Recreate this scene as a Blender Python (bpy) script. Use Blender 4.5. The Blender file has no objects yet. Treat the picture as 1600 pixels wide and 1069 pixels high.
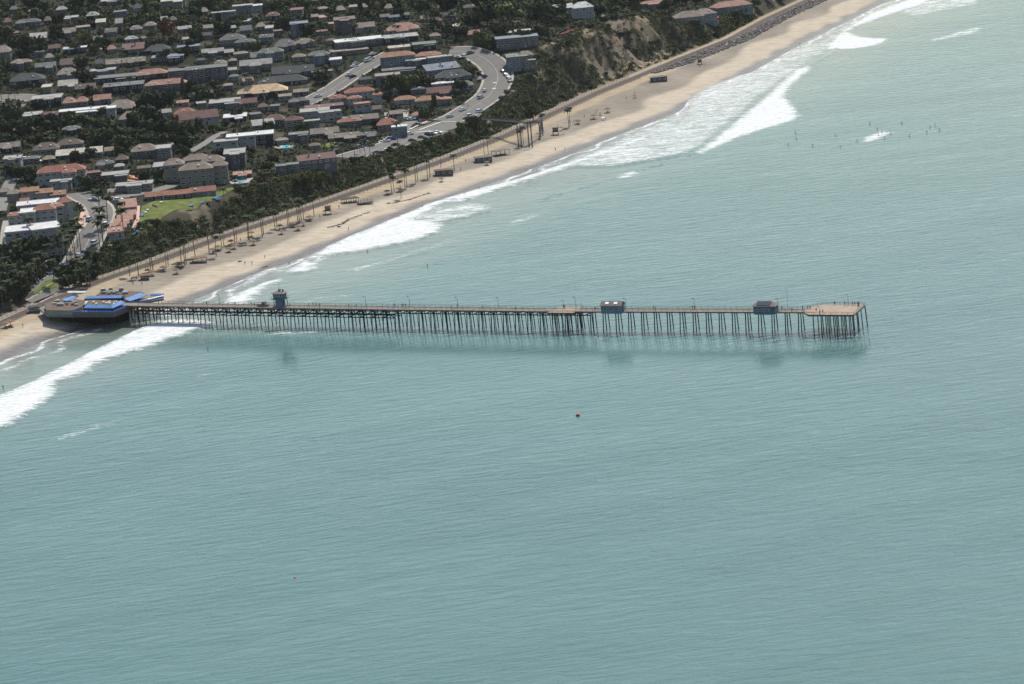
import bpy, math, random
import numpy as np
from mathutils import Vector, Matrix
R = math.radians
random.seed(7)
# ---------------------------------------------------------------- camera, sky, sun, exposure
HAZE = 0.9e-5
FPX, PITCH, ROLL, CAMH = 5400.0, R(12.0), R(4.9), 310.0
scene = bpy.context.scene
COL = scene.collection
Fv = np.array([0, math.cos(PITCH), -math.sin(PITCH)])
Uv = np.array([0, math.sin(PITCH), math.cos(PITCH)])
Xv = np.array([1.0, 0, 0])
UP = math.cos(ROLL) * Uv + math.sin(ROLL) * Xv
RI = math.cos(ROLL) * Xv - math.sin(ROLL) * Uv
CAM = np.array([0, 0, CAMH])
cd = bpy.data.cameras.new('camera'); cam = bpy.data.objects.new('camera', cd); COL.objects.link(cam)
cd.sensor_width = 36; cd.lens = FPX / 1600 * 36; cd.clip_start = 5; cd.clip_end = 60000
cam.matrix_world = Matrix(((RI[0], UP[0], -Fv[0], 0), (RI[1], UP[1], -Fv[1], 0), (RI[2], UP[2], -Fv[2], CAMH), (0, 0, 0, 1)))
scene.camera = cam
SUN_EL, SUN_AZ = 54.0, 20.0          # azimuth measured from +Y (the view direction) towards +X
wd = bpy.data.worlds.new('World'); scene.world = wd; wd.use_nodes = True
nt = wd.node_tree; bg = nt.nodes['Background']; sk = nt.nodes.new('ShaderNodeTexSky')
sk.sky_type = 'NISHITA'; sk.sun_disc = False; sk.sun_elevation = R(SUN_EL); sk.sun_rotation = R(SUN_AZ)
sk.altitude = 100; sk.air_density = 1.5; sk.dust_density = 1.7; sk.ozone_density = 1.0
nt.links.new(sk.outputs[0], bg.inputs[0]); bg.inputs[1].default_value = 0.13
sl = bpy.data.lights.new('sun', 'SUN'); sl.energy = 4.9; sl.angle = R(0.55); sl.color = (1.0, 0.94, 0.84)
so = bpy.data.objects.new('sun', sl); COL.objects.link(so)
sd = Vector((math.sin(R(SUN_AZ)) * math.cos(R(SUN_EL)), math.cos(R(SUN_AZ)) * math.cos(R(SUN_EL)), math.sin(R(SUN_EL))))
so.rotation_euler = sd.to_track_quat('Z', 'Y').to_euler(); so.location = (0, 1500, 600)
vs = scene.view_settings
vs.view_transform = 'Standard'; vs.look = 'None'; vs.exposure = 0.22; vs.gamma = 1.0; vs.use_curve_mapping = False

# ---------------------------------------------------------------- places: from a direction of sight to a real point
def ray(x, y): return Fv + RI * (x - 800) / FPX + UP * (534.5 - y) / FPX
def PX(x, y, z=0.0):
    d = ray(x, y); return Vector(CAM + d * ((z - CAMH) / d[2]))
def PR(p):
    v = np.array(p) - CAM; k = v @ Fv
    return 800 + FPX * (v @ RI) / k, 534.5 - FPX * (v @ UP) / k, k
TH = R(62.5)
Sv = np.array([math.cos(TH), math.sin(TH)]); Tv = np.array([-math.sin(TH), math.cos(TH)])
OO = np.array([-200.45, 1665.25])
RS = np.array([-12000, -400, -93, -54, 0, 42, 103, 155, 203, 269, 341, 421, 494, 576, 649, 718, 811, 914, 1009, 1300, 4000, 30000.])
RT = np.array([-60, -45, -7, -3, 0, -3, -3, -8, -11, -15, -17, -15, -8, -1, 1, 4, 6, 20, 28, 45, 60, -900.])
HS = np.array([-12000, -150, -112, -85, -50, -21, 27, 69, 125, 203, 277, 356, 409, 521, 557, 660, 801, 993, 1300, 4000, 30000.])
HT = np.array([-120, -47, -42, -48, -61, -68, -67, -69, -70, -67, -74, -79, -79, -82, -76, -67, -50, -34, -15, 0, -960.])
CS = np.array([-3000, -100, 0, 30, 48, 90, 145, 213, 264, 317, 434, 491, 546, 594, 692, 751, 785, 850, 931, 1100, 4000.])
CH = np.array([7, 7, 7, 10, 13, 17.5, 18, 17, 14, 12, 11.5, 16, 23.5, 32.5, 33, 31, 20, 12, 11, 10, 10.])
GS = np.array([-3000, -60, 0, 60, 120, 260, 434, 594, 751, 900, 4000.])
GG = np.array([.10, .10, .11, .09, .06, .055, .06, .05, .03, .05, .05])
def sm(x): x = np.clip(x, 0, 1); return x * x * (3 - 2 * x)
def ZST(s, t):
    s = np.asarray(s, float); t = np.asarray(t, float)
    rt = np.interp(s, RS, RT); ht = np.interp(s, HS, HT); rel = t - rt
    u = (t - ht) / np.maximum(rt - 10 - ht, 5)
    beach = 3.6 * np.clip(u, -8, 1) ** 1.0
    beach = np.where(u > 0, 3.6 * (1 - (1 - np.clip(u, 0, 1)) ** 1.4), 2.6 * u)
    beach = np.maximum(beach, -9)
    hc = np.interp(s, CS, CH); tc = 10 + 1.15 * (hc - 4)
    gul = (1.1 * np.sin(s * .13 + 2.3 * np.sin(s * .031 + 1)) + .8 * np.sin(s * .29 + 1.9 * np.sin(s * .083 + t * .05)) + .45 * np.sin(s * .67 + t * .25 + 2 * np.sin(s * .05))) * np.clip((hc - 9) / 20, .15, 1) * 2.9
    k = np.clip((rel - 8 - gul) / np.maximum(tc - 8, 1), 0, 1)
    bl = 4 + (hc - 4) * (k + .10 * np.sin(k * 3.14159 * 2) * -1)
    fl = np.where(rel < -8, 3.6 + .4 * sm((rel + 10) / 2), 4.0)
    far = hc + np.interp(s, GS, GG) * np.clip(rel - tc, 0, 900) + 1.2 * np.sin(s * .021 + t * .013) * sm((rel - tc) / 80)
    z = np.where(rel < -10, beach, np.where(rel < 8, fl, np.where(k < 1, bl, far)))
    return z
def TOST(p): q = np.array([p[0], p[1]]) - OO; return q @ Sv, q @ Tv
def ZG(x, y): s, t = TOST((x, y)); return float(ZST(s, t))
def HIT(x, y):
    d = ray(x, y); k = np.linspace(1150, 5200, 1400)
    P = CAM[None] + d[None] * k[:, None]; q = P[:, :2] - OO
    g = ZST(q @ Sv, q @ Tv); i = np.argmax(P[:, 2] <= g)
    if i == 0: return PX(x, y, 4)
    a, b = P[i - 1], P[i]; da = a[2] - g[i - 1]; db = g[i] - b[2]
    p = a + (b - a) * (da / max(da + db, 1e-6)); return Vector((p[0], p[1], p[2]))
def SC(p): return FPX / PR(p)[2]

# ---------------------------------------------------------------- materials
MATS = {}
def mat(name, col, rough=.9, var=.22, scale=.6, spec=.3, col2=None, metal=0):
    if name in MATS: return MATS[name]
    m = bpy.data.materials.new(name); m.use_nodes = True; t = m.node_tree; b = t.nodes['Principled BSDF']
    geo = t.nodes.new('ShaderNodeNewGeometry'); n = t.nodes.new('ShaderNodeTexNoise')
    n.inputs['Scale'].default_value = scale; n.inputs['Detail'].default_value = 4; n.inputs['Roughness'].default_value = .65
    t.links.new(geo.outputs['Position'], n.inputs['Vector'])
    cr = t.nodes.new('ShaderNodeValToRGB'); e = cr.color_ramp.elements
    e[0].position = .32; e[1].position = .68
    lo = [c * (1 - var) for c in col]; hi = [min(1, c * (1 + var)) for c in (col2 or col)]
    e[0].color = (*lo, 1); e[1].color = (*hi, 1)
    t.links.new(n.outputs[0], cr.inputs[0]); t.links.new(cr.outputs[0], b.inputs['Base Color'])
    b.inputs['Roughness'].default_value = rough; b.inputs['Specular IOR Level'].default_value = spec; b.inputs['Metallic'].default_value = metal
    MATS[name] = m; return m
def leafmat(name, dark, light, scale=.22):
    m = bpy.data.materials.new(name); m.use_nodes = True; t = m.node_tree; b = t.nodes['Principled BSDF']
    geo = t.nodes.new('ShaderNodeNewGeometry'); n = t.nodes.new('ShaderNodeTexNoise'); oi = t.nodes.new('ShaderNodeObjectInfo')
    n.inputs['Scale'].default_value = scale; n.inputs['Detail'].default_value = 3
    t.links.new(geo.outputs['Position'], n.inputs['Vector'])
    ma = t.nodes.new('ShaderNodeMath'); ma.operation = 'MULTIPLY_ADD'; ma.inputs[1].default_value = .55; t.links.new(oi.outputs['Random'], ma.inputs[0])
    t.links.new(n.outputs[0], ma.inputs[2])
    cr = t.nodes.new('ShaderNodeValToRGB'); e = cr.color_ramp.elements
    e[0].position = .4; e[1].position = 1.05; e[0].color = (*dark, 1); e[1].color = (*light, 1)
    t.links.new(ma.outputs[0], cr.inputs[0]); t.links.new(cr.outputs[0], b.inputs['Base Color'])
    b.inputs['Roughness'].default_value = .85; b.inputs['Specular IOR Level'].default_value = .15
    MATS[name] = m; return m
C = {
 'red_tile': (.40, .135, .07), 'salmon_tile': (.46, .22, .145), 'orange_tile': (.46, .21, .10), 'tan_tile': (.30, .225, .165), 'brown_roof': (.17, .115, .09),
 'grey_roof': (.155, .155, .155), 'dark_roof': (.06, .07, .078), 'white_roof': (.72, .72, .70), 'cream_roof': (.55, .49, .37), 'yellow_roof': (.78, .52, .25),
 'green_grey_roof': (.17, .20, .17), 'tan_roof': (.30, .25, .19), 'pale_roof': (.38, .37, .34), 'blue_grey_roof': (.20, .24, .29), 'maroon_roof': (.20, .085, .075),
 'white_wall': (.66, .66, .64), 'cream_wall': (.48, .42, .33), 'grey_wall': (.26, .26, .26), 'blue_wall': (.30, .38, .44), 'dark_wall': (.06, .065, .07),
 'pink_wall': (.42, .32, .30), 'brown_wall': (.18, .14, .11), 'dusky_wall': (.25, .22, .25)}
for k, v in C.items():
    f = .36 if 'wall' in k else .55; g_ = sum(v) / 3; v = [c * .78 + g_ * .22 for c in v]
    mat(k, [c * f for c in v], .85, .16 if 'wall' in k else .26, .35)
mat('window_glass', (.03, .045, .06), .12, .2, .5, .6); mat('window_frame', (.55, .55, .53), .6)
mat('asphalt', (.105, .099, .090), .9, .14, .25); mat('pavement', (.27, .245, .21), .9, .12, .4); mat('road_paint', (.5, .49, .46), .8, .1)
mat('lot', (.13, .125, .115), .9, .14, .3); mat('brick_paving', (.42, .27, .22), .9, .12, .5)
mat('trail', (.24, .225, .20), .9, .15, .5); mat('ballast', (.075, .062, .054), .95, .3, .8); mat('rail_steel', (.2, .15, .12), .5, .2, 1, .5, metal=.7)
mat('fence_wood', (.10, .07, .05), .9, .3, 1); mat('under_shade_black', (.004, .005, .006), .95); mat('timber_dark', (.009, .014, .014), .85, .4, 1.2, .3); mat('deck_wood', (.165, .135, .112), .9, .22, .5)
mat('deck_tan', (.26, .195, .145), .9, .14, .4); mat('deck_edge', (.15, .13, .115), .9, .2, .5)
mat('rail_grey', (.17, .18, .18), .7, .2, 1); mat('awning_blue', (.03, .135, .33), .7, .3, .5, .3); mat('awning_deep', (.02, .08, .40), .6, .2, .8)
mat('rest_wall', (.16, .19, .175), .8, .15, .4); mat('shack_blue', (.13, .19, .245), .8, .15, .6); mat('shack_slate', (.10, .15, .18), .8, .15, .6)
mat('shack_roof', (.14, .115, .10), .85, .15, .8); mat('solar', (.02, .03, .045), .25, .2, 1, .5); mat('skylight', (.8, .8, .78), .4, .05)
mat('lamp_metal', (.06, .07, .07), .5, .2, 1, .4); mat('thatch', (.16, .105, .07), .95, .3, 2); mat('trunk_brown', (.13, .10, .075), .95, .25, 1.5)
mat('table_white', (.7, .7, .7), .6, .1); mat('deck_brown', (.085, .058, .040), .9, .25, .4); mat('terracotta_deck', (.40, .20, .13), .9, .2, .6)
mat('skin', (.36, .2, .14), .6, .1, 3); mat('hair', (.03, .02, .015), .8, .2, 5)
for n_, c_ in [('cloth_dark', (.03, .035, .05)), ('cloth_red', (.45, .04, .04)), ('cloth_blue', (.06, .14, .4)), ('cloth_white', (.7, .7, .7)), ('cloth_grey', (.2, .2, .2)), ('wetsuit', (.012, .014, .017))]: mat(n_, c_, .85, .1, 3)
mat('board_white', (.35, .35, .33), .4, .05)
for n_, c_ in [('car_white', (.75, .75, .75)), ('car_black', (.015, .015, .018)), ('car_silver', (.40, .41, .42)), ('car_grey', (.12, .125, .13)), ('car_red', (.35, .04, .035)), ('car_blue', (.04, .08, .2)), ('car_maroon', (.10, .03, .04))]: mat(n_, c_, .25, .04, 1, .6)
mat('tyre', (.02, .02, .02), .9); mat('rim', (.4, .4, .4), .4); mat('headlight', (.7, .7, .65), .2)
mat('rock', (.105, .098, .09), .95, .45, .5); mat('pool_water', (.10, .52, .56), .08, .1, .5, .5); mat('lawn', (.06, .11, .018), .95, .3, .15, .1, col2=(.11, .11, .035))
mat('buoy', (.6, .06, .03), .5, .1); mat('towel_blue', (.05, .2, .6), .9, .1); mat('towel_white', (.7, .68, .65), .9, .1); mat('driftwood', (.09, .06, .045), .95, .3, 2)
mat('pad_red', (.30, .04, .045), .8, .1); mat('concession', (.10, .095, .085), .9, .2, .8); mat('wood_tan', (.24, .18, .12), .9, .2, .8)
mat('bridge_paint', (.055, .065, .062), .8, .2, .8); mat('tower_green', (.025, .04, .036), .8, .2, .6)
mat('retaining', (.30, .27, .25), .9, .2, .3); mat('hedge', (.03, .05, .018), .95, .4, .6, .1)
leafmat('leaf_dark', (.007, .011, .005), (.050, .060, .020)); leafmat('leaf_green', (.013, .020, .007), (.080, .092, .026)); leafmat('leaf_olive', (.028, .026, .012), (.105, .092, .04))
leafmat('leaf_rust', (.05, .02, .012), (.13, .05, .025)); leafmat('leaf_grey', (.025, .032, .022), (.075, .085, .06)); leafmat('palm_leaf', (.014, .022, .011), (.045, .055, .022))
leafmat('leaf_bright', (.022, .036, .008), (.065, .09, .02))

# ---------------------------------------------------------------- mesh helpers
class MB:
    def __init__(s): s.v = []; s.f = []; s.m = []
    def add(s, V, Fc, mi=0):
        o = len(s.v); s.v += [tuple(v) for v in V]; s.f += [tuple(i + o for i in f) for f in Fc]; s.m += [mi] * len(Fc); return s
    def box(s, x0, x1, y0, y1, z0, z1, mi=0):
        return s.add([(x0, y0, z0), (x1, y0, z0), (x1, y1, z0), (x0, y1, z0), (x0, y0, z1), (x1, y0, z1), (x1, y1, z1), (x0, y1, z1)],
                     [(0, 3, 2, 1), (4, 5, 6, 7), (0, 1, 5, 4), (1, 2, 6, 5), (2, 3, 7, 6), (3, 0, 4, 7)], mi)
    def tube(s, pts, rad, n=6, mi=0, cap=True):
        pts = [Vector(p) for p in pts]; rad = rad if isinstance(rad, (list, tuple)) else [rad] * len(pts); rings = []
        for i, p in enumerate(pts):
            d = (pts[min(i + 1, len(pts) - 1)] - pts[max(i - 1, 0)]).normalized()
            a = d.cross(Vector((0, 0, 1)));  a = Vector((1, 0, 0)) if a.length < 1e-3 else a.normalized(); b = d.cross(a)
            rings.append([p + (a * math.cos(2 * math.pi * k / n) + b * math.sin(2 * math.pi * k / n)) * rad[i] for k in range(n)])
        V = [q for r in rings for q in r]; Fc = []
        for i in range(len(pts) - 1):
            for k in range(n): Fc.append((i * n + k, i * n + (k + 1) % n, (i + 1) * n + (k + 1) % n, (i + 1) * n + k))
        if cap: Fc.append(tuple(range(n))[::-1]); Fc.append(tuple((len(pts) - 1) * n + k for k in range(n)))
        return s.add(V, Fc, mi)
    def bar(s, a, b, w=.2, mi=0): return s.tube([a, b], w / 2, 4, mi)
    def prism(s, poly, z0, z1, mi=0):
        n = len(poly); V = [(p[0], p[1], z0) for p in poly] + [(p[0], p[1], z1) for p in poly]
        return s.add(V, [tuple(range(n))[::-1], tuple(range(n, 2 * n))] + [(i, (i + 1) % n, n + (i + 1) % n, n + i) for i in range(n)], mi)
    def lathe(s, prof, n=10, cx=0, cy=0, mi=0):
        V = [(cx + r * math.cos(2 * math.pi * k / n), cy + r * math.sin(2 * math.pi * k / n), z) for r, z in prof for k in range(n)]
        Fc = [(i * n + k, i * n + (k + 1) % n, (i + 1) * n + (k + 1) % n, (i + 1) * n + k) for i in range(len(prof) - 1) for k in range(n)]
        return s.add(V, Fc, mi)
    def mesh(s, name, mats, smooth=False):
        me = bpy.data.meshes.new(name); me.from_pydata(s.v, [], s.f)
        for m in (mats if isinstance(mats, (list, tuple)) else [mats]): me.materials.append(MATS[m] if isinstance(m, str) else m)
        if len(me.polygons) == len(s.m): me.polygons.foreach_set('material_index', s.m)
        if smooth: me.polygons.foreach_set('use_smooth', [True] * len(me.polygons))
        me.update(); return me
def link(name, me, parent=None, loc=(0, 0, 0), rz=0):
    o = bpy.data.objects.new(name, me); COL.objects.link(o); o.location = loc; o.rotation_euler = (0, 0, rz)
    if parent is not None: o.parent = parent
    return o
def tag(o, label=None, cat=None, group=None, kind=None):
    if label: o['label'] = label
    if cat: o['category'] = cat
    if group: o['group'] = group
    if kind: o['kind'] = kind
    return o
def thing(name, label, cat, loc=(0, 0, 0), rz=0, group=None): return tag(link(name, None, None, loc, rz), label, cat, group)
def part(name, mb, mats, parent, smooth=False, loc=(0, 0, 0), rz=0): return link(name, mb.mesh(name, mats, smooth), parent, loc, rz)
def clone(root, loc=None, rz=None):
    r = root.copy(); COL.objects.link(r)
    for ch in root.children:
        c = ch.copy(); COL.objects.link(c); c.parent = r
        for g in ch.children:
            d = g.copy(); COL.objects.link(d); d.parent = c
    if loc is not None: r.location = loc
    if rz is not None: r.rotation_euler = (0, 0, rz)
    return r
_o = ['', 'first', 'second', 'third', 'fourth', 'fifth', 'sixth', 'seventh', 'eighth', 'ninth', 'tenth', 'eleventh', 'twelfth', 'thirteenth', 'fourteenth', 'fifteenth', 'sixteenth', 'seventeenth', 'eighteenth', 'nineteenth']
_t = ['', '', 'twent', 'thirt', 'fort', 'fift', 'sixt', 'sevent', 'eight', 'ninet']
def ordw(i):
    if i < 20: return _o[i]
    return _t[i // 10] + 'ieth' if i % 10 == 0 else _t[i // 10] + 'y-' + _o[i % 10]
def nearroad(x, y, m=1.5):
    for P, w in ROADS:
        for a, b in zip(P[:-1], P[1:]):
            ax, ay, bx, by = a[0], a[1], b[0], b[1]; dx, dy = bx - ax, by - ay; L = dx * dx + dy * dy
            k = max(0, min(1, ((x - ax) * dx + (y - ay) * dy) / L)) if L > 0 else 0
            if math.hypot(x - ax - k * dx, y - ay - k * dy) < w / 2 + m: return True
    return False
ROADS = []
# ---------------------------------------------------------------- the ground: beach, bluff and town slope as one sheet
def axis(segs):
    a = []
    for lo, hi, st in segs:
        n = max(1, int(round((hi - lo) / st))); a += [lo + (hi - lo) * i / n for i in range(n)]
    return np.array(a + [segs[-1][1]])
def grid(name, sa, ta, zf, attrs, m, flip=False):
    Sg, Tg = np.meshgrid(sa, ta, indexing='ij'); X = OO[0] + Sg * Sv[0] + Tg * Tv[0]; Y = OO[1] + Sg * Sv[1] + Tg * Tv[1]
    Z = zf(Sg, Tg); me = bpy.data.meshes.new(name); n, k = Sg.shape
    me.vertices.add(n * k); me.vertices.foreach_set('co', np.stack([X, Y, Z], -1).ravel().astype('f4'))
    i = np.arange((n - 1) * (k - 1)); r = i // (k - 1); c = i % (k - 1); a = r * k + c
    q = np.stack([a, a + k, a + k + 1, a + 1], -1)
    me.loops.add(q.size); me.polygons.add(len(q)); me.loops.foreach_set('vertex_index', q.ravel().astype('i4'))
    me.polygons.foreach_set('loop_start', (np.arange(len(q)) * 4).astype('i4')); me.update(calc_edges=True)
    me.polygons.foreach_set('use_smooth', np.ones(len(q), bool))
    for nm, val in attrs(Sg, Tg, Z).items():
        if val.ndim == 3:
            at = me.attributes.new(nm, 'FLOAT_COLOR', 'POINT'); at.data.foreach_set('color', np.concatenate([val, np.ones(val.shape[:2] + (1,))], -1).ravel().astype('f4'))
        else:
            at = me.attributes.new(nm, 'FLOAT', 'POINT'); at.data.foreach_set('value', val.ravel().astype('f4'))
    me.materials.append(m); return link(name, me)
def vn(s, t, f, seed=0):
    return (np.sin(s * f * 1.0 + seed + 2.1 * np.sin(t * f * .7 + seed)) + np.sin(t * f * 1.9 + s * f * .43 + 1.7 * seed + 1.3 * np.sin(s * f * .9)) + np.sin((s - t) * f * 1.37 + 3 * seed)) / 3
def gcol(s, t, z):
    rel = t - np.interp(s, RS, RT); ht = np.interp(s, HS, HT); d = t - ht; hc = np.interp(s, CS, CH); tc = 10 + 1.15 * (hc - 4)
    def c(*v): return np.array(v)[None, None, :]
    def mx(a, b, k): return a + (b - a) * k[..., None]
    wet = c(.125, .112, .10); pale = c(.345, .298, .232); grey = c(.15, .133, .11); gold = c(.29, .235, .16)
    o = mx(wet + 0 * d[..., None], pale, sm((d + 2 * vn(s, t, .12, 1) - 5) / 6))
    o = mx(o, grey, sm((d - 25 + 6 * vn(s, t, .05, 2)) / 6) * (.80 + .20 * vn(s, t, .07, 5)))
    o = mx(o, gold, sm((rel + 17 + 2 * vn(s, t, .08, 3)) / 3) * .9)
    soil = c(.045, .040, .027); tan = c(.155, .128, .092); green = c(.014, .019, .009); dusk = c(.026, .025, .016)
    k = np.clip((rel - 8) / np.maximum(tc - 8, 1), 0, 1)
    bl = mx(soil + 0 * d[..., None], tan, sm(vn(s, t, .10, 4) * 1.4 + 1.1 * vn(s, t, .41, 6) - .55 + 1.35 * np.exp(-((s - 680) / 75) ** 2)))
    o = mx(o, bl, sm((rel - 5) / 4))
    tw = mx(green + 0 * d[..., None], dusk, sm(.5 + vn(s, t, .06, 7)))
    tw = mx(tw, c(.065, .058, .043), sm(vn(s, t, .11, 9) * 2 - 1.0))
    return mx(o, tw, sm((rel - tc) / 4))
def ground_mat():
    m = bpy.data.materials.new('ground'); m.use_nodes = True; t = m.node_tree; b = t.nodes['Principled BSDF']; L = t.links.new
    at = t.nodes.new('ShaderNodeAttribute'); at.attribute_name = 'soil'; geo = t.nodes.new('ShaderNodeNewGeometry')
    n = t.nodes.new('ShaderNodeTexNoise'); n.inputs['Scale'].default_value = .35; n.inputs['Detail'].default_value = 6; n.inputs['Roughness'].default_value = .7
    mp = t.nodes.new('ShaderNodeMapping'); mp.inputs['Rotation'].default_value = (0, 0, -TH); mp.inputs['Scale'].default_value = (.35, 1.2, 1)
    L(geo.outputs['Position'], mp.inputs[0]); L(mp.outputs[0], n.inputs['Vector'])
    mr = t.nodes.new('ShaderNodeMapRange'); mr.inputs['From Min'].default_value = .3; mr.inputs['From Max'].default_value = .7; mr.inputs['To Min'].default_value = .72; mr.inputs['To Max'].default_value = 1.25
    L(n.outputs[0], mr.inputs[0]); vm = t.nodes.new('ShaderNodeVectorMath'); vm.operation = 'SCALE'; L(at.outputs['Color'], vm.inputs[0]); L(mr.outputs[0], vm.inputs['Scale'])
    L(vm.outputs[0], b.inputs['Base Color'])
    w_ = t.nodes.new('ShaderNodeAttribute'); w_.attribute_name = 'wet'; r = t.nodes.new('ShaderNodeMapRange'); r.inputs['To Min'].default_value = .95; r.inputs['To Max'].default_value = .22
    L(w_.outputs['Fac'], r.inputs[0]); L(r.outputs[0], b.inputs['Roughness']); b.inputs['Specular IOR Level'].default_value = .08
    n2 = t.nodes.new('ShaderNodeTexNoise'); n2.inputs['Scale'].default_value = .8; n2.inputs['Detail'].default_value = 5; L(geo.outputs['Position'], n2.inputs['Vector'])
    bp = t.nodes.new('ShaderNodeBump'); bp.inputs['Strength'].default_value = .5; bp.inputs['Distance'].default_value = .5; L(n2.outputs[0], bp.inputs['Height']); L(bp.outputs[0], b.inputs['Normal'])
    return m
sa = axis([(-2600, -600, 250), (-600, -160, 40), (-160, 1150, 4), (1150, 1500, 25), (1500, 4000, 250), (4000, 30000, 2000)])
ta = axis([(-260, -110, 15), (-110, -20, 3), (-20, 60, 2), (60, 420, 5), (420, 800, 20), (800, 9000, 400)])
grd = grid('ground', sa, ta, lambda s, t: ZST(s, t), lambda s, t, z: {'soil': gcol(s, t, z), 'wet': sm(1 - (t - np.interp(s, HS, HT) - 3) / 9)}, ground_mat())
tag(grd, kind='structure')

# ---------------------------------------------------------------- the sea
FOAM = [  # (strength, outline)
 (1.0, [(-80, 650), (0, 617), (38, 602), (70, 586), (112, 565), (160, 540), (205, 519), (245, 502), (290, 499), (338, 503), (328, 512), (272, 530), (235, 545), (190, 557), (160, 567), (138, 585), (92, 598), (92, 618), (56, 642), (20, 665), (0, 674), (-80, 715)]),
 (1.0, [(338, 478), (352, 468), (385, 452), (415, 441), (442, 435), (448, 439), (425, 448), (405, 462), (392, 479)]),
 (.95, [(372, 447), (388, 434), (405, 427), (428, 418), (434, 424), (418, 434), (398, 442), (378, 451)]),
 (1.0, [(440, 429), (468, 410), (500, 392), (540, 372), (572, 360), (602, 347), (640, 332), (665, 320), (705, 308), (762, 292), (800, 284), (840, 272), (862, 262), (868, 268), (820, 283), (775, 298), (730, 309), (690, 322), (668, 334), (652, 343), (700, 352), (684, 366), (655, 376), (620, 384), (592, 390), (560, 395), (522, 400), (504, 404), (486, 408), (504, 419), (470, 428)]),
 (.62, [(640, 345), (668, 334), (700, 322), (742, 318), (778, 322), (768, 332), (735, 340), (690, 350), (655, 352)]),
 (.63, [(845, 268), (880, 257), (925, 238), (962, 222), (1005, 208), (1045, 196), (1062, 184), (1070, 168), (1078, 150), (1100, 138), (1150, 120), (1200, 108), (1245, 100), (1262, 104), (1225, 128), (1190, 155), (1160, 182), (1130, 205), (1112, 222), (1090, 236), (1060, 246), (1020, 252), (960, 262), (900, 263), (862, 270)]),
 (.58, [(1062, 246), (1090, 236), (1130, 205), (1196, 150), (1262, 102), (1275, 92), (1290, 84), (1330, 60), (1300, 88), (1262, 108), (1230, 124), (1200, 150), (1140, 200), (1100, 235), (1086, 243)]),
 (1.0, [(690, 314), (760, 293), (800, 283), (870, 260), (950, 233), (1010, 211), (1062, 184), (1066, 190), (1010, 220), (950, 243), (870, 270), (800, 292), (720, 317)]),
 (.56, [(880, 250), (960, 222), (1060, 172), (1080, 148), (1160, 112), (1260, 76), (1310, 48), (1350, 20), (1340, 50), (1290, 84), (1240, 108), (1120, 150), (1080, 190), (1000, 222)]),
 (.54, [(520, 425), (600, 404), (700, 372), (730, 372), (640, 402), (560, 426)]),
 (.56, [(1100, 138), (1160, 112), (1240, 74), (1290, 60), (1300, 70), (1262, 100), (1200, 108), (1150, 122)]),
 (1.1, [(1084, 240), (1108, 222), (1140, 196), (1172, 170), (1196, 150), (1214, 132), (1236, 114), (1262, 102), (1272, 106), (1254, 120), (1236, 136), (1228, 150), (1246, 170), (1254, 181), (1236, 190), (1190, 203), (1148, 218), (1118, 232), (1096, 241)]),
 (1.05, [(1286, 78), (1300, 58), (1322, 42), (1350, 24), (1392, 8), (1420, -2), (1470, -6), (1440, 8), (1400, 20), (1366, 32), (1342, 40), (1326, 50), (1352, 58), (1392, 60), (1376, 70), (1330, 77)]),
 (.6, [(1420, 6), (1470, -4), (1540, -4), (1530, 6), (1470, 18), (1430, 26), (1400, 22)]),
 (.62, [(1440, 64), (1490, 50), (1520, 42), (1545, 42), (1530, 52), (1500, 58), (1460, 66)]),
 (.9, [(958, 277), (984, 268), (1006, 267), (990, 276), (968, 280)]),
 (.9, [(1338, 223), (1352, 212), (1372, 204), (1402, 207), (1384, 213), (1368, 222)]),
 (.57, [(440, 476), (480, 466), (520, 460), (565, 455), (560, 462), (520, 467), (470, 476)]),
 (.62, [(620, 520), (700, 513), (745, 512), (735, 516), (690, 520), (630, 526)]),
 (.5, [(60, 690), (110, 668), (200, 648), (215, 652), (190, 664), (120, 680)]),
 (.58, [(780, 350), (830, 333), (870, 326), (850, 338), (800, 354)]),
 (.60, [(290, 588), (330, 582), (360, 572), (345, 584), (310, 594)]),
 (.58, [(380, 520), (430, 516), (520, 514), (500, 522), (430, 526)]),
]
RIDGE = [([(560, 425), (640, 400), (720, 380)], .6), ([(860, 330), (930, 312), (1000, 300)], .6), ([(900, 372), (980, 352), (1060, 340)], .55), ([(1150, 300), (1230, 288), (1300, 270)], .6), ([(520, 452), (600, 440), (660, 428)], .5), ([(240, 668), (330, 645), (420, 625)], .6), ([(430, 610), (520, 590), (600, 575)], .45), ([(60, 700), (130, 682), (180, 672)], .5), ([(1084, 243), (1040, 256), (990, 268), (930, 288), (870, 305), (800, 325)], 1.0), ([(1345, 223), (1318, 233), (1285, 245)], .8),
         ([(745, 392), (690, 408), (640, 424), (600, 436)], .7), ([(800, 370), (860, 352), (900, 342)], .6), ([(335, 622), (250, 640), (180, 655)], .7), ([(1130, 232), (1180, 225)], .5),
         ([(500, 560), (430, 576), (380, 588)], .45), ([(1400, 270), (1320, 290), (1240, 312)], .5), ([(1130, 470), (1200, 455), (1290, 446)], .5), ([(1100, 335), (1160, 328), (1220, 320)], .6)]
def sdist(X, Y, poly):
    n = len(poly); D = np.full(X.shape, 1e9); ins = np.zeros(X.shape, bool)
    for i in range(n):
        ax, ay = poly[i]; bx, by = poly[(i + 1) % n]; dx, dy = bx - ax, by - ay
        k = np.clip(((X - ax) * dx + (Y - ay) * dy) / (dx * dx + dy * dy + 1e-9), 0, 1)
        D = np.minimum(D, np.hypot(X - ax - k * dx, Y - ay - k * dy))
        c = ((ay > Y) != (by > Y)) & (X < (bx - ax) * (Y - ay) / (by - ay + 1e-12) + ax); ins ^= c
    return np.where(ins, D, -D)
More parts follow.
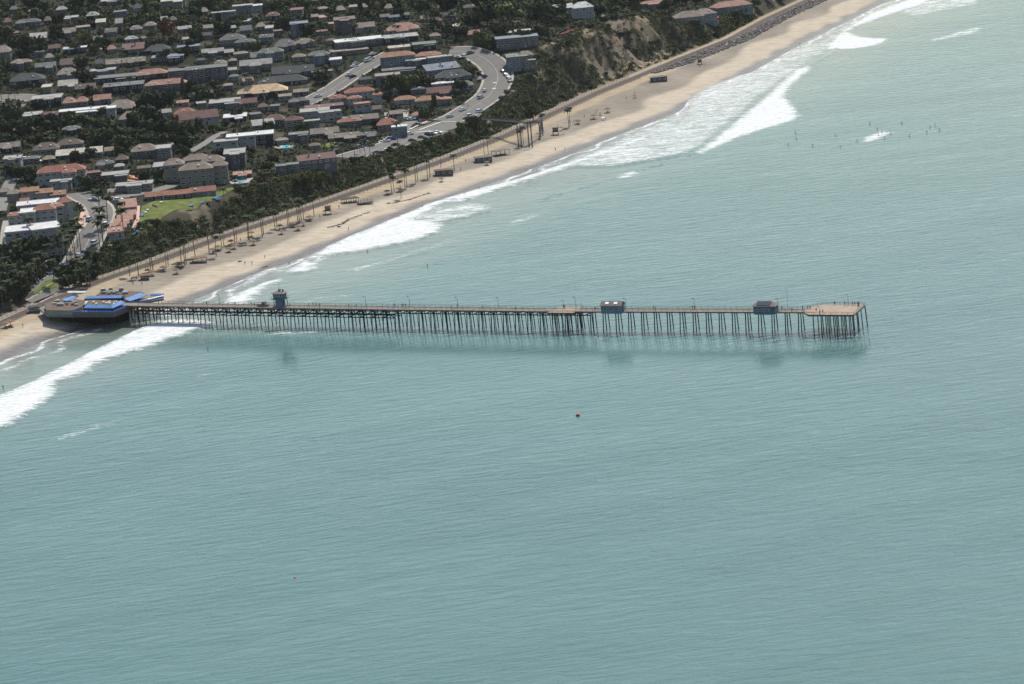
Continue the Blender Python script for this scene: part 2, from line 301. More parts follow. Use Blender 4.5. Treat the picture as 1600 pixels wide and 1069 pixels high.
def pdist(X, Y, pl):
    D = np.full(X.shape, 1e9)
    for (ax, ay), (bx, by) in zip(pl[:-1], pl[1:]):
        dx, dy = bx - ax, by - ay; k = np.clip(((X - ax) * dx + (Y - ay) * dy) / (dx * dx + dy * dy), 0, 1)
        D = np.minimum(D, np.hypot(X - ax - k * dx, Y - ay - k * dy))
    return D
def xy(s, t): return OO[0] + s * Sv[0] + t * Tv[0], OO[1] + s * Sv[1] + t * Tv[1]
def seaz(s, t):
    X, Y = xy(s, t); z = np.zeros_like(X); i = np.abs(s) < 1500; i &= t > -700; x, y = X[i], Y[i]; a = np.zeros_like(x)
    for pl, A in RIDGE:
        q = [tuple(PX(*p)[:2]) for p in pl]; e0 = np.minimum(np.hypot(x - q[0][0], y - q[0][1]), np.hypot(x - q[-1][0], y - q[-1][1])); a = np.maximum(a, 1.0 * A * (.85 + .15 * np.sin(x * .13 + y * .05)) * sm(e0 / 30) * np.exp(-((pdist(x, y, q) + 1.2 * np.sin(x * .21)) / 2.1) ** 2))
    for st, pl in FOAM[:8]:
        q = [tuple(PX(*p)[:2]) for p in pl]; a = np.maximum(a, .9 * sm((sdist(x, y, q)) / 4 + .3))
    z[i] = a; return z
def seaattr(s, t, z):
    X, Y = xy(s, t); f = np.zeros_like(X); i = (s > -300) & (s < 1400) & (t > -420); x, y = X[i], Y[i]; g = np.zeros_like(x)
    for st, pl in FOAM:
        q = [tuple(PX(*p)[:2]) for p in pl]; g = np.maximum(g, st * sm((sdist(x, y, q) + 5.0) / 13.0))
    d = -(t[i] - np.interp(s[i], HS, HT)); wob = 3.5 * np.sin(s[i] * .06) + 2 * np.sin(s[i] * .17 + 1)
    g = np.maximum(g, .86 * np.exp(-((d - 2 + wob) / 2.0) ** 2)); g = np.maximum(g, .62 * np.exp(-((d - 11 + 1.5 * wob) / 3.5) ** 2) )
    f[i] = g; dd = -(t - np.interp(s, HS, HT))
    return {'foam': f, 'shallow': sm(1 - (dd - 8) / 105), 'swash': sm(1 - (dd + 4) / 26)}
def sea_mat():
    m = bpy.data.materials.new('sea_water'); m.use_nodes = True; t = m.node_tree; L = t.links.new; N = t.nodes.new; b = t.nodes['Principled BSDF']; out = t.nodes['Material Output']
    geo = N('ShaderNodeNewGeometry')
    def noise(sx, sy, rot, det=3, rough=.55, dist=0):
        mp = N('ShaderNodeMapping'); mp.vector_type = 'POINT'; mp.inputs['Rotation'].default_value = (0, 0, -rot); L(geo.outputs['Position'], mp.inputs[0])
        m2 = N('ShaderNodeMapping'); m2.inputs['Scale'].default_value = (sx, sy, 0); L(mp.outputs[0], m2.inputs[0])
        n = N('ShaderNodeTexNoise'); n.noise_dimensions = '2D'; n.inputs['Scale'].default_value = 1; n.inputs['Detail'].default_value = det; n.inputs['Roughness'].default_value = rough; n.inputs['Distortion'].default_value = dist
        L(m2.outputs[0], n.inputs['Vector']); return n.outputs[0]
    def mth(op, a, b_=None, c=None):
        n = N('ShaderNodeMath'); n.operation = op
        for i, v in enumerate([a, b_, c]):
            if v is None: continue
            if isinstance(v, (int, float)): n.inputs[i].default_value = v
            else: L(v, n.inputs[i])
        return n.outputs[0]
    def mr(v, a, b_, c=0, d=1):
        n = N('ShaderNodeMapRange'); L(v, n.inputs[0]); n.inputs[1].default_value = a; n.inputs[2].default_value = b_; n.inputs[3].default_value = c; n.inputs[4].default_value = d; return n.outputs[0]
    def mix(f, a, b_):
        n = N('ShaderNodeMix'); n.data_type = 'RGBA'
        L(f, n.inputs[0]) if not isinstance(f, float) else setattr(n.inputs[0], 'default_value', f)
        for k, v in ((6, a), (7, b_)):
            if isinstance(v, tuple): n.inputs[k].default_value = (*v, 1)
            else: L(v, n.inputs[k])
        return n.outputs[2]
    def att(nm): n = N('ShaderNodeAttribute'); n.attribute_name = nm; return n.outputs['Fac']
    chop = mth('POWER', noise(.075, .27, R(12), 4, .6, .3), 4.0); wav = noise(.045, .12, R(17), 3, .5, .4); swell = noise(.008, .030, R(24), 2, .5, .3); fine = noise(.5, 1.1, R(10), 3, .6)
    patch = noise(.0035, .012, R(20), 3, .6, .8); chop = mth('MULTIPLY', chop, mr(patch, .36, .64, .35, 1.6))
    h = mth('MULTIPLY_ADD', chop, SEA[0], mth('MULTIPLY_ADD', wav, SEA[1], mth('MULTIPLY_ADD', swell, SEA[2], mth('MULTIPLY', fine, SEA[3]))))
    bp = N('ShaderNodeBump'); bp.inputs['Strength'].default_value = 1; bp.inputs['Distance'].default_value = 1; L(h, bp.inputs['Height'])
    big = noise(.0022, .006, R(15), 3, .55, .6); pat = noise(.010, .028, R(18), 3, .55, .5)
    deep = mix(mr(mth('MULTIPLY_ADD', pat, .5, mth('MULTIPLY', big, .5)), .36, .64), SEACOL[0], SEACOL[1])
    sh = mix(mr(pat, .3, .7), (.115, .145, .118), (.14, .17, .138))
    col = mix(att('shallow'), deep, sh); col = mix(mr(att('swash'), 0, 1, 0, .8), col, (.20, .185, .16))
    fo = att('foam'); rag = noise(.045, .26, R(6), 6, .72, .5); lace = noise(.22, .75, R(12), 5, .7, 1.0)
    nn = mth('MULTIPLY_ADD', rag, .55, mth('MULTIPLY', lace, .45))
    fm = mr(mth('ADD', fo, mth('MULTIPLY_ADD', nn, 2.7, -1.35)), .46, .86)
    fm = mth('MULTIPLY', fm, mr(fo, .12, .35))
    cap = mr(mth('ADD', mth('MULTIPLY', noise(.16, .5, R(15), 4, .6), .6), mth('MULTIPLY', lace, .4)), .705, .74)
    foamc = mix(mr(lace, .3, .7), (.34, .36, .365), (.66, .67, .67))
    L(col, b.inputs['Base Color']); b.inputs['Roughness'].default_value = .11; b.inputs['IOR'].default_value = 1.333; b.inputs['Specular IOR Level'].default_value = .5
    # wave faces never get steeper than about ten degrees
    sp = N('ShaderNodeSeparateXYZ'); L(bp.outputs[0], sp.inputs[0]); cx = N('ShaderNodeCombineXYZ'); L(mth('MINIMUM', mth('MAXIMUM', sp.outputs[0], -.06), .06), cx.inputs[0]); L(mth('MINIMUM', mth('MAXIMUM', sp.outputs[1], -.25), .012), cx.inputs[1])
    ln = N('ShaderNodeVectorMath'); ln.operation = 'LENGTH'; L(cx.outputs[0], ln.inputs[0]); k = mth('DIVIDE', SLOPE, mth('MAXIMUM', ln.outputs['Value'], SLOPE))
    sc = N('ShaderNodeVectorMath'); sc.operation = 'SCALE'; L(cx.outputs[0], sc.inputs[0]); L(k, sc.inputs['Scale']); ad = N('ShaderNodeVectorMath'); ad.operation = 'ADD'; L(sc.outputs[0], ad.inputs[0]); ad.inputs[1].default_value = (0, 0, 1)
    nz = N('ShaderNodeVectorMath'); nz.operation = 'NORMALIZE'; L(ad.outputs[0], nz.inputs[0]); L(nz.outputs[0], b.inputs['Normal'])
    d = N('ShaderNodeBsdfDiffuse'); L(foamc, d.inputs[0]); b2 = N('ShaderNodeBump'); b2.inputs['Strength'].default_value = .7; b2.inputs['Distance'].default_value = .6; L(nn, b2.inputs['Height']); L(b2.outputs[0], d.inputs['Normal'])
    ms = N('ShaderNodeMixShader'); L(fm, ms.inputs[0]); L(b.outputs[0], ms.inputs[1]); L(d.outputs[0], ms.inputs[2]); L(ms.outputs[0], out.inputs[0])
    return m
SLOPE = .19
SEA = (9.0, .7, 1.0, .05); SEACOL = ((.038, .100, .092), (.056, .124, .115))
sa = axis([(-20000, -1600, 2000), (-1600, -260, 60), (-260, 1200, 4), (1200, 2000, 60), (2000, 20000, 2000)])
ta = axis([(-24000, -1500, 1500), (-1500, -420, 60), (-420, -260, 8), (-260, -24, 2.0)])
sea = grid('sea', sa, ta, seaz, seaattr, sea_mat()); tag(sea, kind='structure')

# ---------------------------------------------------------------- roads, pavements and the coast railway, draped 4-20 cm over the ground
def strip(name, pts, w, m, dz=.15, off=0.0, seg=4, kind='structure', thick=0):
    P = [Vector((p[0], p[1])) for p in pts]; Q = []
    for a, b in zip(P[:-1], P[1:]):
        n = max(1, int((b - a).length / seg)); Q += [a + (b - a) * i / n for i in range(n)]
    Q.append(P[-1]); nw = max(1, int(w / 3)); V = []
    for i, q in enumerate(Q):
        d = (Q[min(i + 1, len(Q) - 1)] - Q[max(i - 1, 0)]).normalized(); nrm = Vector((-d.y, d.x))
        for j in range(nw + 1):
            r = q + nrm * (off - w / 2 + w * j / nw); V.append((r.x, r.y, ZG(r.x, r.y) + dz))
    k = nw + 1; mb = MB(); mb.add(V, [(i * k + j, (i + 1) * k + j, (i + 1) * k + j + 1, i * k + j + 1)[::-1] for i in range(len(Q) - 1) for j in range(nw)])
    o = link(name, mb.mesh(name, m)); tag(o, kind=kind)
    if thick: sm_ = o.modifiers.new('t', 'SOLIDIFY'); sm_.thickness = thick; sm_.offset = 1
    return o
def smooth(pts, n=3):
    for _ in range(n):
        q = [pts[0]]
        for a, b in zip(pts[:-1], pts[1:]): q += [a * .75 + b * .25, a * .25 + b * .75]
        pts = q + [pts[-1]]
    return pts
def rd(pix): return smooth([Vector(HIT(*p)[:2]) for p in pix])
def road(name, pix, w, side=1.6, m='asphalt', lanes=True):
    P = rd(pix); ROADS.append((P, w)); strip(name, P, w, m, .16, 0)
    if side:
        strip('pavement', P, side, 'pavement', .30, w / 2 + side / 2, thick=.1); strip('pavement', P, side, 'pavement', .30, -w / 2 - side / 2, thick=.1)
    if lanes: strip('road_marking', P, .14, 'road_paint', .24, 0)
    return P
CURVE = road('road', [(702, 82), (728, 80), (752, 88), (772, 102), (780, 120), (772, 142), (752, 160), (728, 175), (700, 189)], 17)
TERR = road('road', [(690, 206), (655, 214), (618, 225), (580, 236), (540, 247)], 16)
UPR = road('road', [(612, 84), (588, 96), (560, 112), (530, 132), (500, 150), (468, 165)], 12)
HILLR = road('road', [(118, 302), (150, 318), (160, 335), (148, 358), (136, 382), (122, 410), (98, 432), (70, 452), (40, 470)], 13)
BACKR = road('road', [(150, 312), (190, 308), (235, 300), (270, 290)], 9, 0, 'lot', False)
WESTR = road('road', [(-20, 156), (30, 150), (58, 156)], 14)
LANE = road('road', [(296, 238), (318, 226), (334, 214), (352, 206)], 5, 0, 'lot', False)
JUNC = road('road', [(728, 176), (700, 196), (660, 206), (640, 216)], 22, 0, 'asphalt', False)
SIDE = road('road', [(640, 214), (628, 200), (640, 190), (670, 192)], 8, 0, 'lot', False)
DRIVE = road('road', [(0, 330), (8, 300), (22, 276)], 7, 0, 'lot', False)
ALLEY = road('road', [(8, 400), (9, 370), (14, 345)], 6, 0, 'trail', False)
for q in [[(655, 204), (690, 191)], [(640, 203), (668, 190)], [(690, 191), (712, 191)], [(648, 206), (700, 207)]]:
    strip('crosswalk', [Vector(HIT(*p)[:2]) for p in q], 1.0, 'road_paint', .36)
for q in [[(770, 130), (776, 130)], [(769, 139), (775, 139)]]: strip('road_marking', [Vector(HIT(*p)[:2]) for p in q], 1.6, 'road_paint', .3)
def along(off, s0, s1, st=8):
    out = []
    for s in np.arange(s0, s1, st):
        t = np.interp(s, RS, RT) + off; x, y = xy(s, t); out.append(Vector((float(x), float(y))))
    return smooth(out, 1)
strip('trail', along(5.2, -120, 700), 2.2, 'trail', .16, seg=6, thick=.12)
strip('railway_bed', along(-1.5, -300, 1500), 7.6, 'ballast', .10, seg=6)
strip('railway_bed', along(-.6, -300, 1500), 3.6, 'trail' if False else 'ballast', .30, seg=6, thick=.2)
for k in (-.72, .72): strip('rail', along(-.6 + k, -300, 1500), .12, 'rail_steel', .62, seg=6, thick=.14)
strip('sand_path', along(13, 640, 745), 5, 'wood_tan', .12)
def fence(off, s0, s1, label, h=1.2, step=3.0):
    P = along(off, s0, s1, 9); mb = MB()
    for a, b in zip(P[:-1], P[1:]):
        za, zb = ZG(a.x, a.y), ZG(b.x, b.y)
        for hh in (h, h * .55): mb.bar((a.x, a.y, za + hh), (b.x, b.y, zb + hh), .14)
        mb.bar((a.x, a.y, za - .2), (a.x, a.y, za + h + .1), .18)
    r = thing('fence', label, 'fence', (P[0].x, P[0].y, ZG(P[0].x, P[0].y)))
    inv = -Vector(r.location); part('railing', mb, 'fence_wood', r, loc=inv)
fence(3.4, -100, 640, 'long dark wooden rail fence between the pale trail and the railway track', 1.3)
fence(-7.5, 30, 640, 'low dark fence along the beach side of the railway track', 1.1)
# lawns and paved patches
def patch(name, pix, m, dz=.2, kind='structure'):
    P = [HIT(*p) for p in pix]; mb = MB(); n = len(P); cx = sum(p.x for p in P) / n; cy = sum(p.y for p in P) / n
    rings = [[(cx + (p.x - cx) * k, cy + (p.y - cy) * k) for p in P] for k in (1, .8, .6, .4, .2)]
    rr = []
    for rg in rings:
        q = []
        for i in range(n):
            a, b = rg[i], rg[(i + 1) % n]
            for j in range(4): q.append((a[0] + (b[0] - a[0]) * j / 4, a[1] + (b[1] - a[1]) * j / 4))
        rr.append(q)
    V = [(x, y, ZG(x, y) + dz) for q in rr for x, y in q] + [(cx, cy, ZG(cx, cy) + dz)]; k = 4 * n
    F = [(i * k + j, i * k + (j + 1) % k, (i + 1) * k + (j + 1) % k, (i + 1) * k + j) for i in range(4) for j in range(k)] + [(4 * k + j, 4 * k + (j + 1) % k, 5 * k) for j in range(k)]
    mb.add(V, F); return tag(link(name, mb.mesh(name, m)), kind=kind)
patch('lawn', [(222, 322), (245, 313), (330, 308), (350, 296), (372, 292), (352, 304), (326, 317), (305, 328), (270, 330), (240, 345), (228, 372), (212, 372), (218, 345)], 'lawn')
patch('lawn', [(484, 229), (525, 222), (530, 228), (500, 233)], 'lawn'); patch('lawn', [(168, 374), (192, 372), (190, 384), (166, 386)], 'lawn')
patch('lawn', [(52, 458), (70, 440), (84, 436), (96, 446), (80, 456), (58, 466)], 'lawn'); patch('lawn', [(110, 345), (124, 336), (122, 350), (108, 356)], 'lawn')
patch('lawn', [(140, 398), (152, 386), (154, 390), (144, 404)], 'lawn')
patch('forecourt', [(127, 330), (138, 332), (140, 344), (132, 356), (122, 348)], 'brick_paving'); patch('forecourt', [(590, 216), (640, 205), (636, 212), (592, 224)], 'pavement')
patch('forecourt', [(600, 176), (640, 171), (636, 184), (602, 186)], 'pavement'); patch('parking_lot', [(166, 302), (240, 296), (240, 286), (200, 290), (168, 296)], 'lot')
patch('path', [(214, 322), (219, 322), (218, 344), (206, 372), (201, 370), (213, 344)], 'brick_paving')
patch('yard', [(925, 20), (960, 16), (975, 19), (950, 25), (930, 28)], 'wood_tan'); patch('yard', [(520, 185), (560, 180), (590, 184), (560, 190)], 'lot')
patch('yard', [(100, 262), (150, 268), (220, 276), (218, 284), (150, 280), (104, 272)], 'terracotta_deck')
patch('yard', [(668, 40), (700, 42), (722, 34), (712, 46), (690, 46)], 'pavement')
for lab, cat, rim, wat in [('kidney shaped turquoise pool on a cream deck below the tan hotel', 'swimming pool', [(358, 285), (368, 279), (396, 280), (388, 288), (362, 289)], [(366, 283), (372, 280.5), (386, 281), (382, 286), (370, 286)]),
                           ('small turquoise pool on a pale terrace beside the white curved house', 'swimming pool', [(426, 231), (440, 229), (460, 229), (456, 234), (430, 234)], [(442, 231), (446, 229.6), (457, 229.6), (450, 234), (442, 234)])]:
    def flat(px): p = [HIT(*q) for q in px]; z = max(v.z for v in p); return p, z
    p, z = flat(rim); r = thing('swimming_pool', lab, cat, p[0]); q, _ = flat(wat)
    part('pool_deck', MB().prism([(v.x, v.y) for v in p], z - 3, z + .35), 'pavement', r, loc=-p[0]); part('pool_water', MB().prism([(v.x, v.y) for v in q], z - 1, z + .42), 'pool_water', r, loc=-p[0])
# ---------------------------------------------------------------- the pier
DZ = 9.0
A0 = PX(205, 480, 8.4).xy; A1 = PX(600, 486, 8.4).xy; A2 = PX(850, 489, 8.4).xy; A3 = PX(1271, 490.5, 8.4).xy
def axp(a):      # point on the near edge of the deck, a metres from the restaurant end
    for p, q in ((A0, A1), (A1, A2), (A2, A3)):
        L = (q - p).length
        if a <= L or q is A3: return p + (q - p).normalized() * a, (q - p).normalized()
        a -= L
PLEN = (A1 - A0).length + (A2 - A1).length + (A3 - A2).length; DW = 6.3
def cr(u): return Vector((-u.y, u.x))
def pp(a, c, z): p, u = axp(a); q = p + cr(u) * c; return Vector((q.x, q.y, z))
def apx(x):      # distance along the pier that shows at picture column x
    lo, hi = -60, PLEN + 40
    for _ in range(40):
        m = (lo + hi) / 2
        if PR(pp(m, 0, DZ))[0] < x: lo = m
        else: hi = m
    return lo
pier = thing('pier', 'long wooden pier on many dark piles reaching out over the sea', 'pier', pp(0, 0, DZ))
PI_ = -Vector(pier.location)
def ppart(n, mb, m): return part(n, mb, m, pier, loc=PI_)
mb = MB(); ed = MB(); st_ = MB()
AS = [-42] + [float(x) for x in np.arange(0, PLEN, 8)] + [PLEN]
for a, b in zip(AS[:-1], AS[1:]):
    P = [pp(a, 0, 0), pp(b, 0, 0), pp(b, DW, 0), pp(a, DW, 0)]; mb.prism([(p.x, p.y) for p in P], DZ - .12, DZ)
    for c0, c1 in ((-.12, .1), (DW - .1, DW + .12)):
        P = [pp(a, c0, 0), pp(b, c0, 0), pp(b, c1, 0), pp(a, c1, 0)]; ed.prism([(p.x, p.y) for p in P], DZ - .34, DZ + .14)
    for c in (.7, 2.2, 3.8, 5.5): st_.bar(pp(a, c, DZ - .4), pp(b, c, DZ - .4), .42)
endc = [PX(1258, 491, DZ), PX(1322, 493, DZ), PX(1354, 480.5, DZ), PX(1290, 477, DZ), pp(PLEN - 5, DW, DZ), pp(PLEN - 5, 0, DZ)]
u3 = (A3 - A2).normalized(); c3 = cr(u3); E0 = A3.copy()
endc = [E0 - c3 * 4.2 - u3 * 1 , E0 - c3 * 4.2 + u3 * 19, E0 + c3 * 15.0 + u3 * 18, E0 + c3 * 15.0 - u3 * 1.2, E0 + c3 * DW - u3 * 6, E0 - c3 * 0 - u3 * 4]
endc = [Vector((p.x, p.y, DZ)) for p in endc]
tn = MB().prism([(p.x, p.y) for p in endc], DZ - .3, DZ + .02)
am = apx(884); midc = [pp(am - 8, -2.2, DZ), pp(am + 4.5, -2.2, DZ), pp(am + 4.5, DW + 2.6, DZ), pp(am - 4.5, DW + 2.6, DZ)]
tn2 = MB().prism([(p.x, p.y) for p in midc], DZ - .3, DZ + .03)
ppart('deck', mb, 'deck_wood'); ppart('deck_edge', ed, 'deck_edge'); ppart('stringers', st_, 'timber_dark'); ppart('platform_deck', tn, 'deck_tan'); ppart('platform_deck', tn2, 'deck_tan')
for lp in (endc, midc):
    g = MB(); n = len(lp)
    for i in range(n):
        a, b = lp[i], lp[(i + 1) % n]
        for c in (-.25, -.6): g.bar(a + Vector((0, 0, c)), b + Vector((0, 0, c)), .35)
    ppart('platform_frame', g, 'deck_edge')
def railing(pts, posts=2.4):
    g = MB(); 
    for a, b in zip(pts[:-1], pts[1:]):
        L = (b - a).length; n = max(1, int(L / posts))
        for h in (1.12, .8, .48): g.bar(a + Vector((0, 0, h)), b + Vector((0, 0, h)), .12 if h > 1 else .06)
        for i in range(n + 1): p = a + (b - a) * i / n; g.bar(p, p + Vector((0, 0, 1.15)), .12)
    return g
near = [pp(a, .05, DZ) for a in np.arange(4, am - 8, 8)] + [midc[0], midc[1]] + [pp(a, .05, DZ) for a in np.arange(am + 4.5, PLEN - 4, 8)]
far = [pp(a, DW - .05, DZ) for a in np.arange(14, am - 4.5, 8)] + [midc[3], midc[2]] + [pp(a, DW - .05, DZ) for a in np.arange(am + 4.5, PLEN - 6, 8)]
ppart('railing', railing(near + [endc[5], endc[0], endc[1]]), 'rail_grey'); ppart('railing', railing(far + [endc[4], endc[3], endc[2]]), 'rail_grey'); ppart('railing', railing([endc[1], endc[2]]), 'rail_grey')
piles = []
def pile(a, c, lean_c=0, lean_a=0, r=.24, top=DZ - .5):
    p = pp(a, c, top); g = ZG(p.x, p.y); zb = min(g, 0) - 1.5 if g < 1.5 else g - .5
    k = (top - zb); q, u = axp(a); w = cr(u)
    e = Vector((p.x + (w.x * lean_c + u.x * lean_a) * k, p.y + (w.y * lean_c + u.y * lean_a) * k, zb)); m = (p + e) / 2 + Vector((random.uniform(-.08, .08), 0, 0))
    piles.append((p.x, [p, m, e], r))
caps = MB(); brace = MB(); a = 1.5; rr_ = random.Random(3)
while a < PLEN - 2:
    d = rr_.uniform(-.12, .12)
    pile(a, .5, -.13, .0 + rr_.uniform(-.02, .02)); pile(a + d, DW / 2, rr_.uniform(-.02, .02), rr_.uniform(-.015, .015)); pile(a, DW - .5, .13, rr_.uniform(-.02, .02))
    caps.bar(pp(a, -.2, DZ - .62), pp(a, DW + .2, DZ - .62), .4)
    if a < apx(615):
        for z in (6.6, 5.2) if a > 18 else (6.0,): brace.bar(pp(a, .3, z), pp(a, DW - .3, z), .42)
        brace.bar(pp(a, .3, 8.2), pp(a, DW - .3, 5.3), .36); brace.bar(pp(a, DW - .3, 8.2), pp(a, .3, 5.3), .36)
        for c in (.3, DW - .3):
            for z in (6.9, 5.2): brace.bar(pp(a, c, z), pp(a + 5.9, c, z), .42)
            if rr_.random() < .6: brace.bar(pp(a, c, 8.2), pp(a + 5.9, c, 5.2), .38)
            if rr_.random() < .5: brace.bar(pp(a + 5.9, c, 8.2), pp(a, c, 5.2), .38)
    elif a < apx(905):
        for c in (.3, DW - .3): brace.bar(pp(a, c, 7.3), pp(a + 5.9, c, 7.3), .4); brace.bar(pp(a, c, 8.3), pp(a + 2.9, c, 7.2), .34); brace.bar(pp(a + 2.9, c, 7.2), pp(a + 5.9, c, 8.3), .34)
        brace.bar(pp(a, -.2, 7.2), pp(a, DW + .2, 7.2), .28)
    if apx(535) < a < apx(905):
        pile(a + 1.6, .9, -.03, .03, .15); pile(a + 3.1, 3.6, .03, .04, .15); pile(a + 4.4, DW - 1, .05, .03, .15)
    a += 5.93
for i in range(4):
    for j in range(6):
        q = E0 + u3 * (1 + j * 3.45) + c3 * (-3.6 + i * 5.9); p = Vector((q.x, q.y, DZ - .4)); ln = (-.05, -.01, .02, .06)[i]
        e = Vector((p.x + c3.x * ln * 10 + u3.x * (.05 * 10 if j == 5 else .15), p.y + c3.y * ln * 10 + u3.y * (.05 * 10 if j == 5 else .15), -1.5)); piles.append((p.x, [p, (p + e) / 2, e], .22))
for j in range(5):
    for c in (-1.6, DW + 2.1): pile(am - 6 + j * 2.3, c, -.06 if c < 0 else .06, .02, .17)
piles.sort(key=lambda v: -v[0])
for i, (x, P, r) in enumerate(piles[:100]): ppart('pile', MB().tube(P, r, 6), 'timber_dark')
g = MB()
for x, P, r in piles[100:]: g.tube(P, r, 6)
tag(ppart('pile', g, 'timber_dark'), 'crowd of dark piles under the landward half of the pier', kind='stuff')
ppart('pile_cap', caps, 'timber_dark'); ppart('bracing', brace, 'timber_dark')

def lampst(h=4.5):
    r = thing('street_lamp', 'x', 'street lamp'); part('pole', MB().tube([(0, 0, 0), (0, 0, h)], [.11, .07], 6), 'lamp_metal', r)
    part('lamp_head', MB().tube([(0, 0, h), (.4, 0, h + .35), (.9, 0, h + .3)], .06, 5).lathe([(.05, h + .32), (.3, h + .2), (.34, h), (0, h - .02)], 8, .8, 0), 'lamp_metal', r); return r
L0 = lampst(); first = True
LPX = [(333, 1), (562, 1), (631, 1), (706, 1), (770, 1), (871, 1), (892, 1), (970, 1), (1078, 1), (1209, 1)]
LT = ['lamp post nearest the shore on the pier, before the lifeguard tower', 'lamp post on the pier next after the lifeguard tower', 'second pier lamp post seaward of the lifeguard tower', 'third pier lamp post seaward of the lifeguard tower, people at its foot',
      'fourth pier lamp post seaward of the lifeguard tower', 'short lamp post at the left edge of the middle fishing platform', 'tall lamp post on the middle fishing platform', 'lamp post at the seaward end of the gabled blue bait shack', 'lamp post on the pier midway between the two shacks', 'lamp post beside the shack with solar panels']
for (x, _), lb in zip(LPX, LT):
    o = L0 if first else clone(L0); first = False
    o.location = pp(apx(x), DW - .3 if x != 871 else DW + 1, DZ); o.rotation_euler.z = R(150); tag(o, lb, 'street lamp', 'lamp posts along the pier'); o.scale = (1, 1, .75 if x == 871 else (1.1 if x == 892 else 1))
o = clone(L0); q = E0 + u3 * 11 + c3 * 14; o.location = (q.x, q.y, DZ); tag(o, 'lamp post on the far rail of the end platform', 'street lamp', 'lamp posts along the pier')
o = clone(L0); q = E0 + u3 * 4.2 - c3 * 3.6; o.location = (q.x, q.y, DZ); o.scale = (1, 1, .7); tag(o, 'lamp post on the near rail of the end platform', 'street lamp', 'lamp posts along the pier')
r = thing('antenna_mast', 'thin tall mast rising from the pier just seaward of the solar shack', 'mast', pp(apx(1224), DW - .2, DZ)); part('pole', MB().tube([(0, 0, 0), (0, 0, 8.2)], [.07, .04], 5), 'lamp_metal', r); part('cap', MB().lathe([(.0, 8.4), (.12, 8.3), (.12, 8.15), (0, 8.1)], 6), 'lamp_metal', r)

def on_pier(name, label, cat, x, c, group=None):
    a_ = apx(x); _, u = axp(a_); return thing(name, label, cat, pp(a_, c, DZ), math.atan2(u.y, u.x), group)
def winobj(parent, w, h, loc, rz=0, name='window'):
    key = ('win', round(w, 1), round(h, 1))
    if key not in WIN:
        g = MB().box(-w / 2, w / 2, -.09, .05, 0, h, 0); g.box(-w / 2 + .12, w / 2 - .12, -.11, -.05, .12, h - .12, 1); WIN[key] = g.mesh('window', ['window_frame', 'window_glass'])
    return link(name, WIN[key], parent, loc, rz)
WIN = {}
# gabled bait shack
b = on_pier('bait_shack', 'blue-grey gabled shack with two skylights on the pier', 'shack', 941, -1.3)
W_, D_, H_ = 9.2, 4.8, 3.1
part('wall', MB().add([(0, 0, -.6), (W_, 0, -.6), (W_, D_, -.6), (0, D_, -.6), (0, 0, H_), (W_, 0, H_), (W_, D_, H_), (0, D_, H_), (0, D_ / 2, H_ + 1.3), (W_, D_ / 2, H_ + 1.3)],
     [(0, 1, 5, 4), (2, 3, 7, 6), (1, 2, 6, 9, 5), (3, 0, 4, 8, 7), (0, 3, 2, 1)]), 'shack_blue', b)
rf = part('roof', MB().add([(-.4, -.5, H_ - .2), (W_ + .4, -.5, H_ - .2), (W_ + .4, D_ / 2, H_ + 1.42), (-.4, D_ / 2, H_ + 1.42), (W_ + .4, D_ + .5, H_ - .2), (-.4, D_ + .5, H_ - .2), (-.4, -.5, H_ - .35), (W_ + .4, -.5, H_ - .35), (W_ + .4, D_ / 2, H_ + 1.27), (-.4, D_ / 2, H_ + 1.27), (W_ + .4, D_ + .5, H_ - .35), (-.4, D_ + .5, H_ - .35)],
     [(0, 1, 2, 3), (3, 2, 4, 5), (6, 9, 8, 7), (9, 11, 10, 8), (0, 6, 7, 1), (5, 4, 10, 11), (1, 7, 8, 2), (2, 8, 10, 4), (0, 3, 9, 6), (3, 5, 11, 9)]), 'shack_roof', b)
for x in (2.6, 6.6): part('skylight', MB().add([(x - .8, .5, H_ + .56), (x + .8, .5, H_ + .56), (x + .8, 1.6, H_ + 1.16), (x - .8, 1.6, H_ + 1.16), (x - .8, .5, H_ + .40), (x + .8, .5, H_ + .40), (x + .8, 1.6, H_ + 1.0), (x - .8, 1.6, H_ + 1.0)], [(0, 1, 2, 3), (0, 4, 5, 1), (1, 5, 6, 2), (2, 6, 7, 3), (3, 7, 4, 0)]), 'skylight', rf)
for x in (2, 4.6, 7.2): winobj(b, 1.4, 1.1, (x, -.02, .9))
part('door', MB().box(W_, W_ + .06, 1.6, 2.6, -.1, 2.1), 'dark_wall', b)
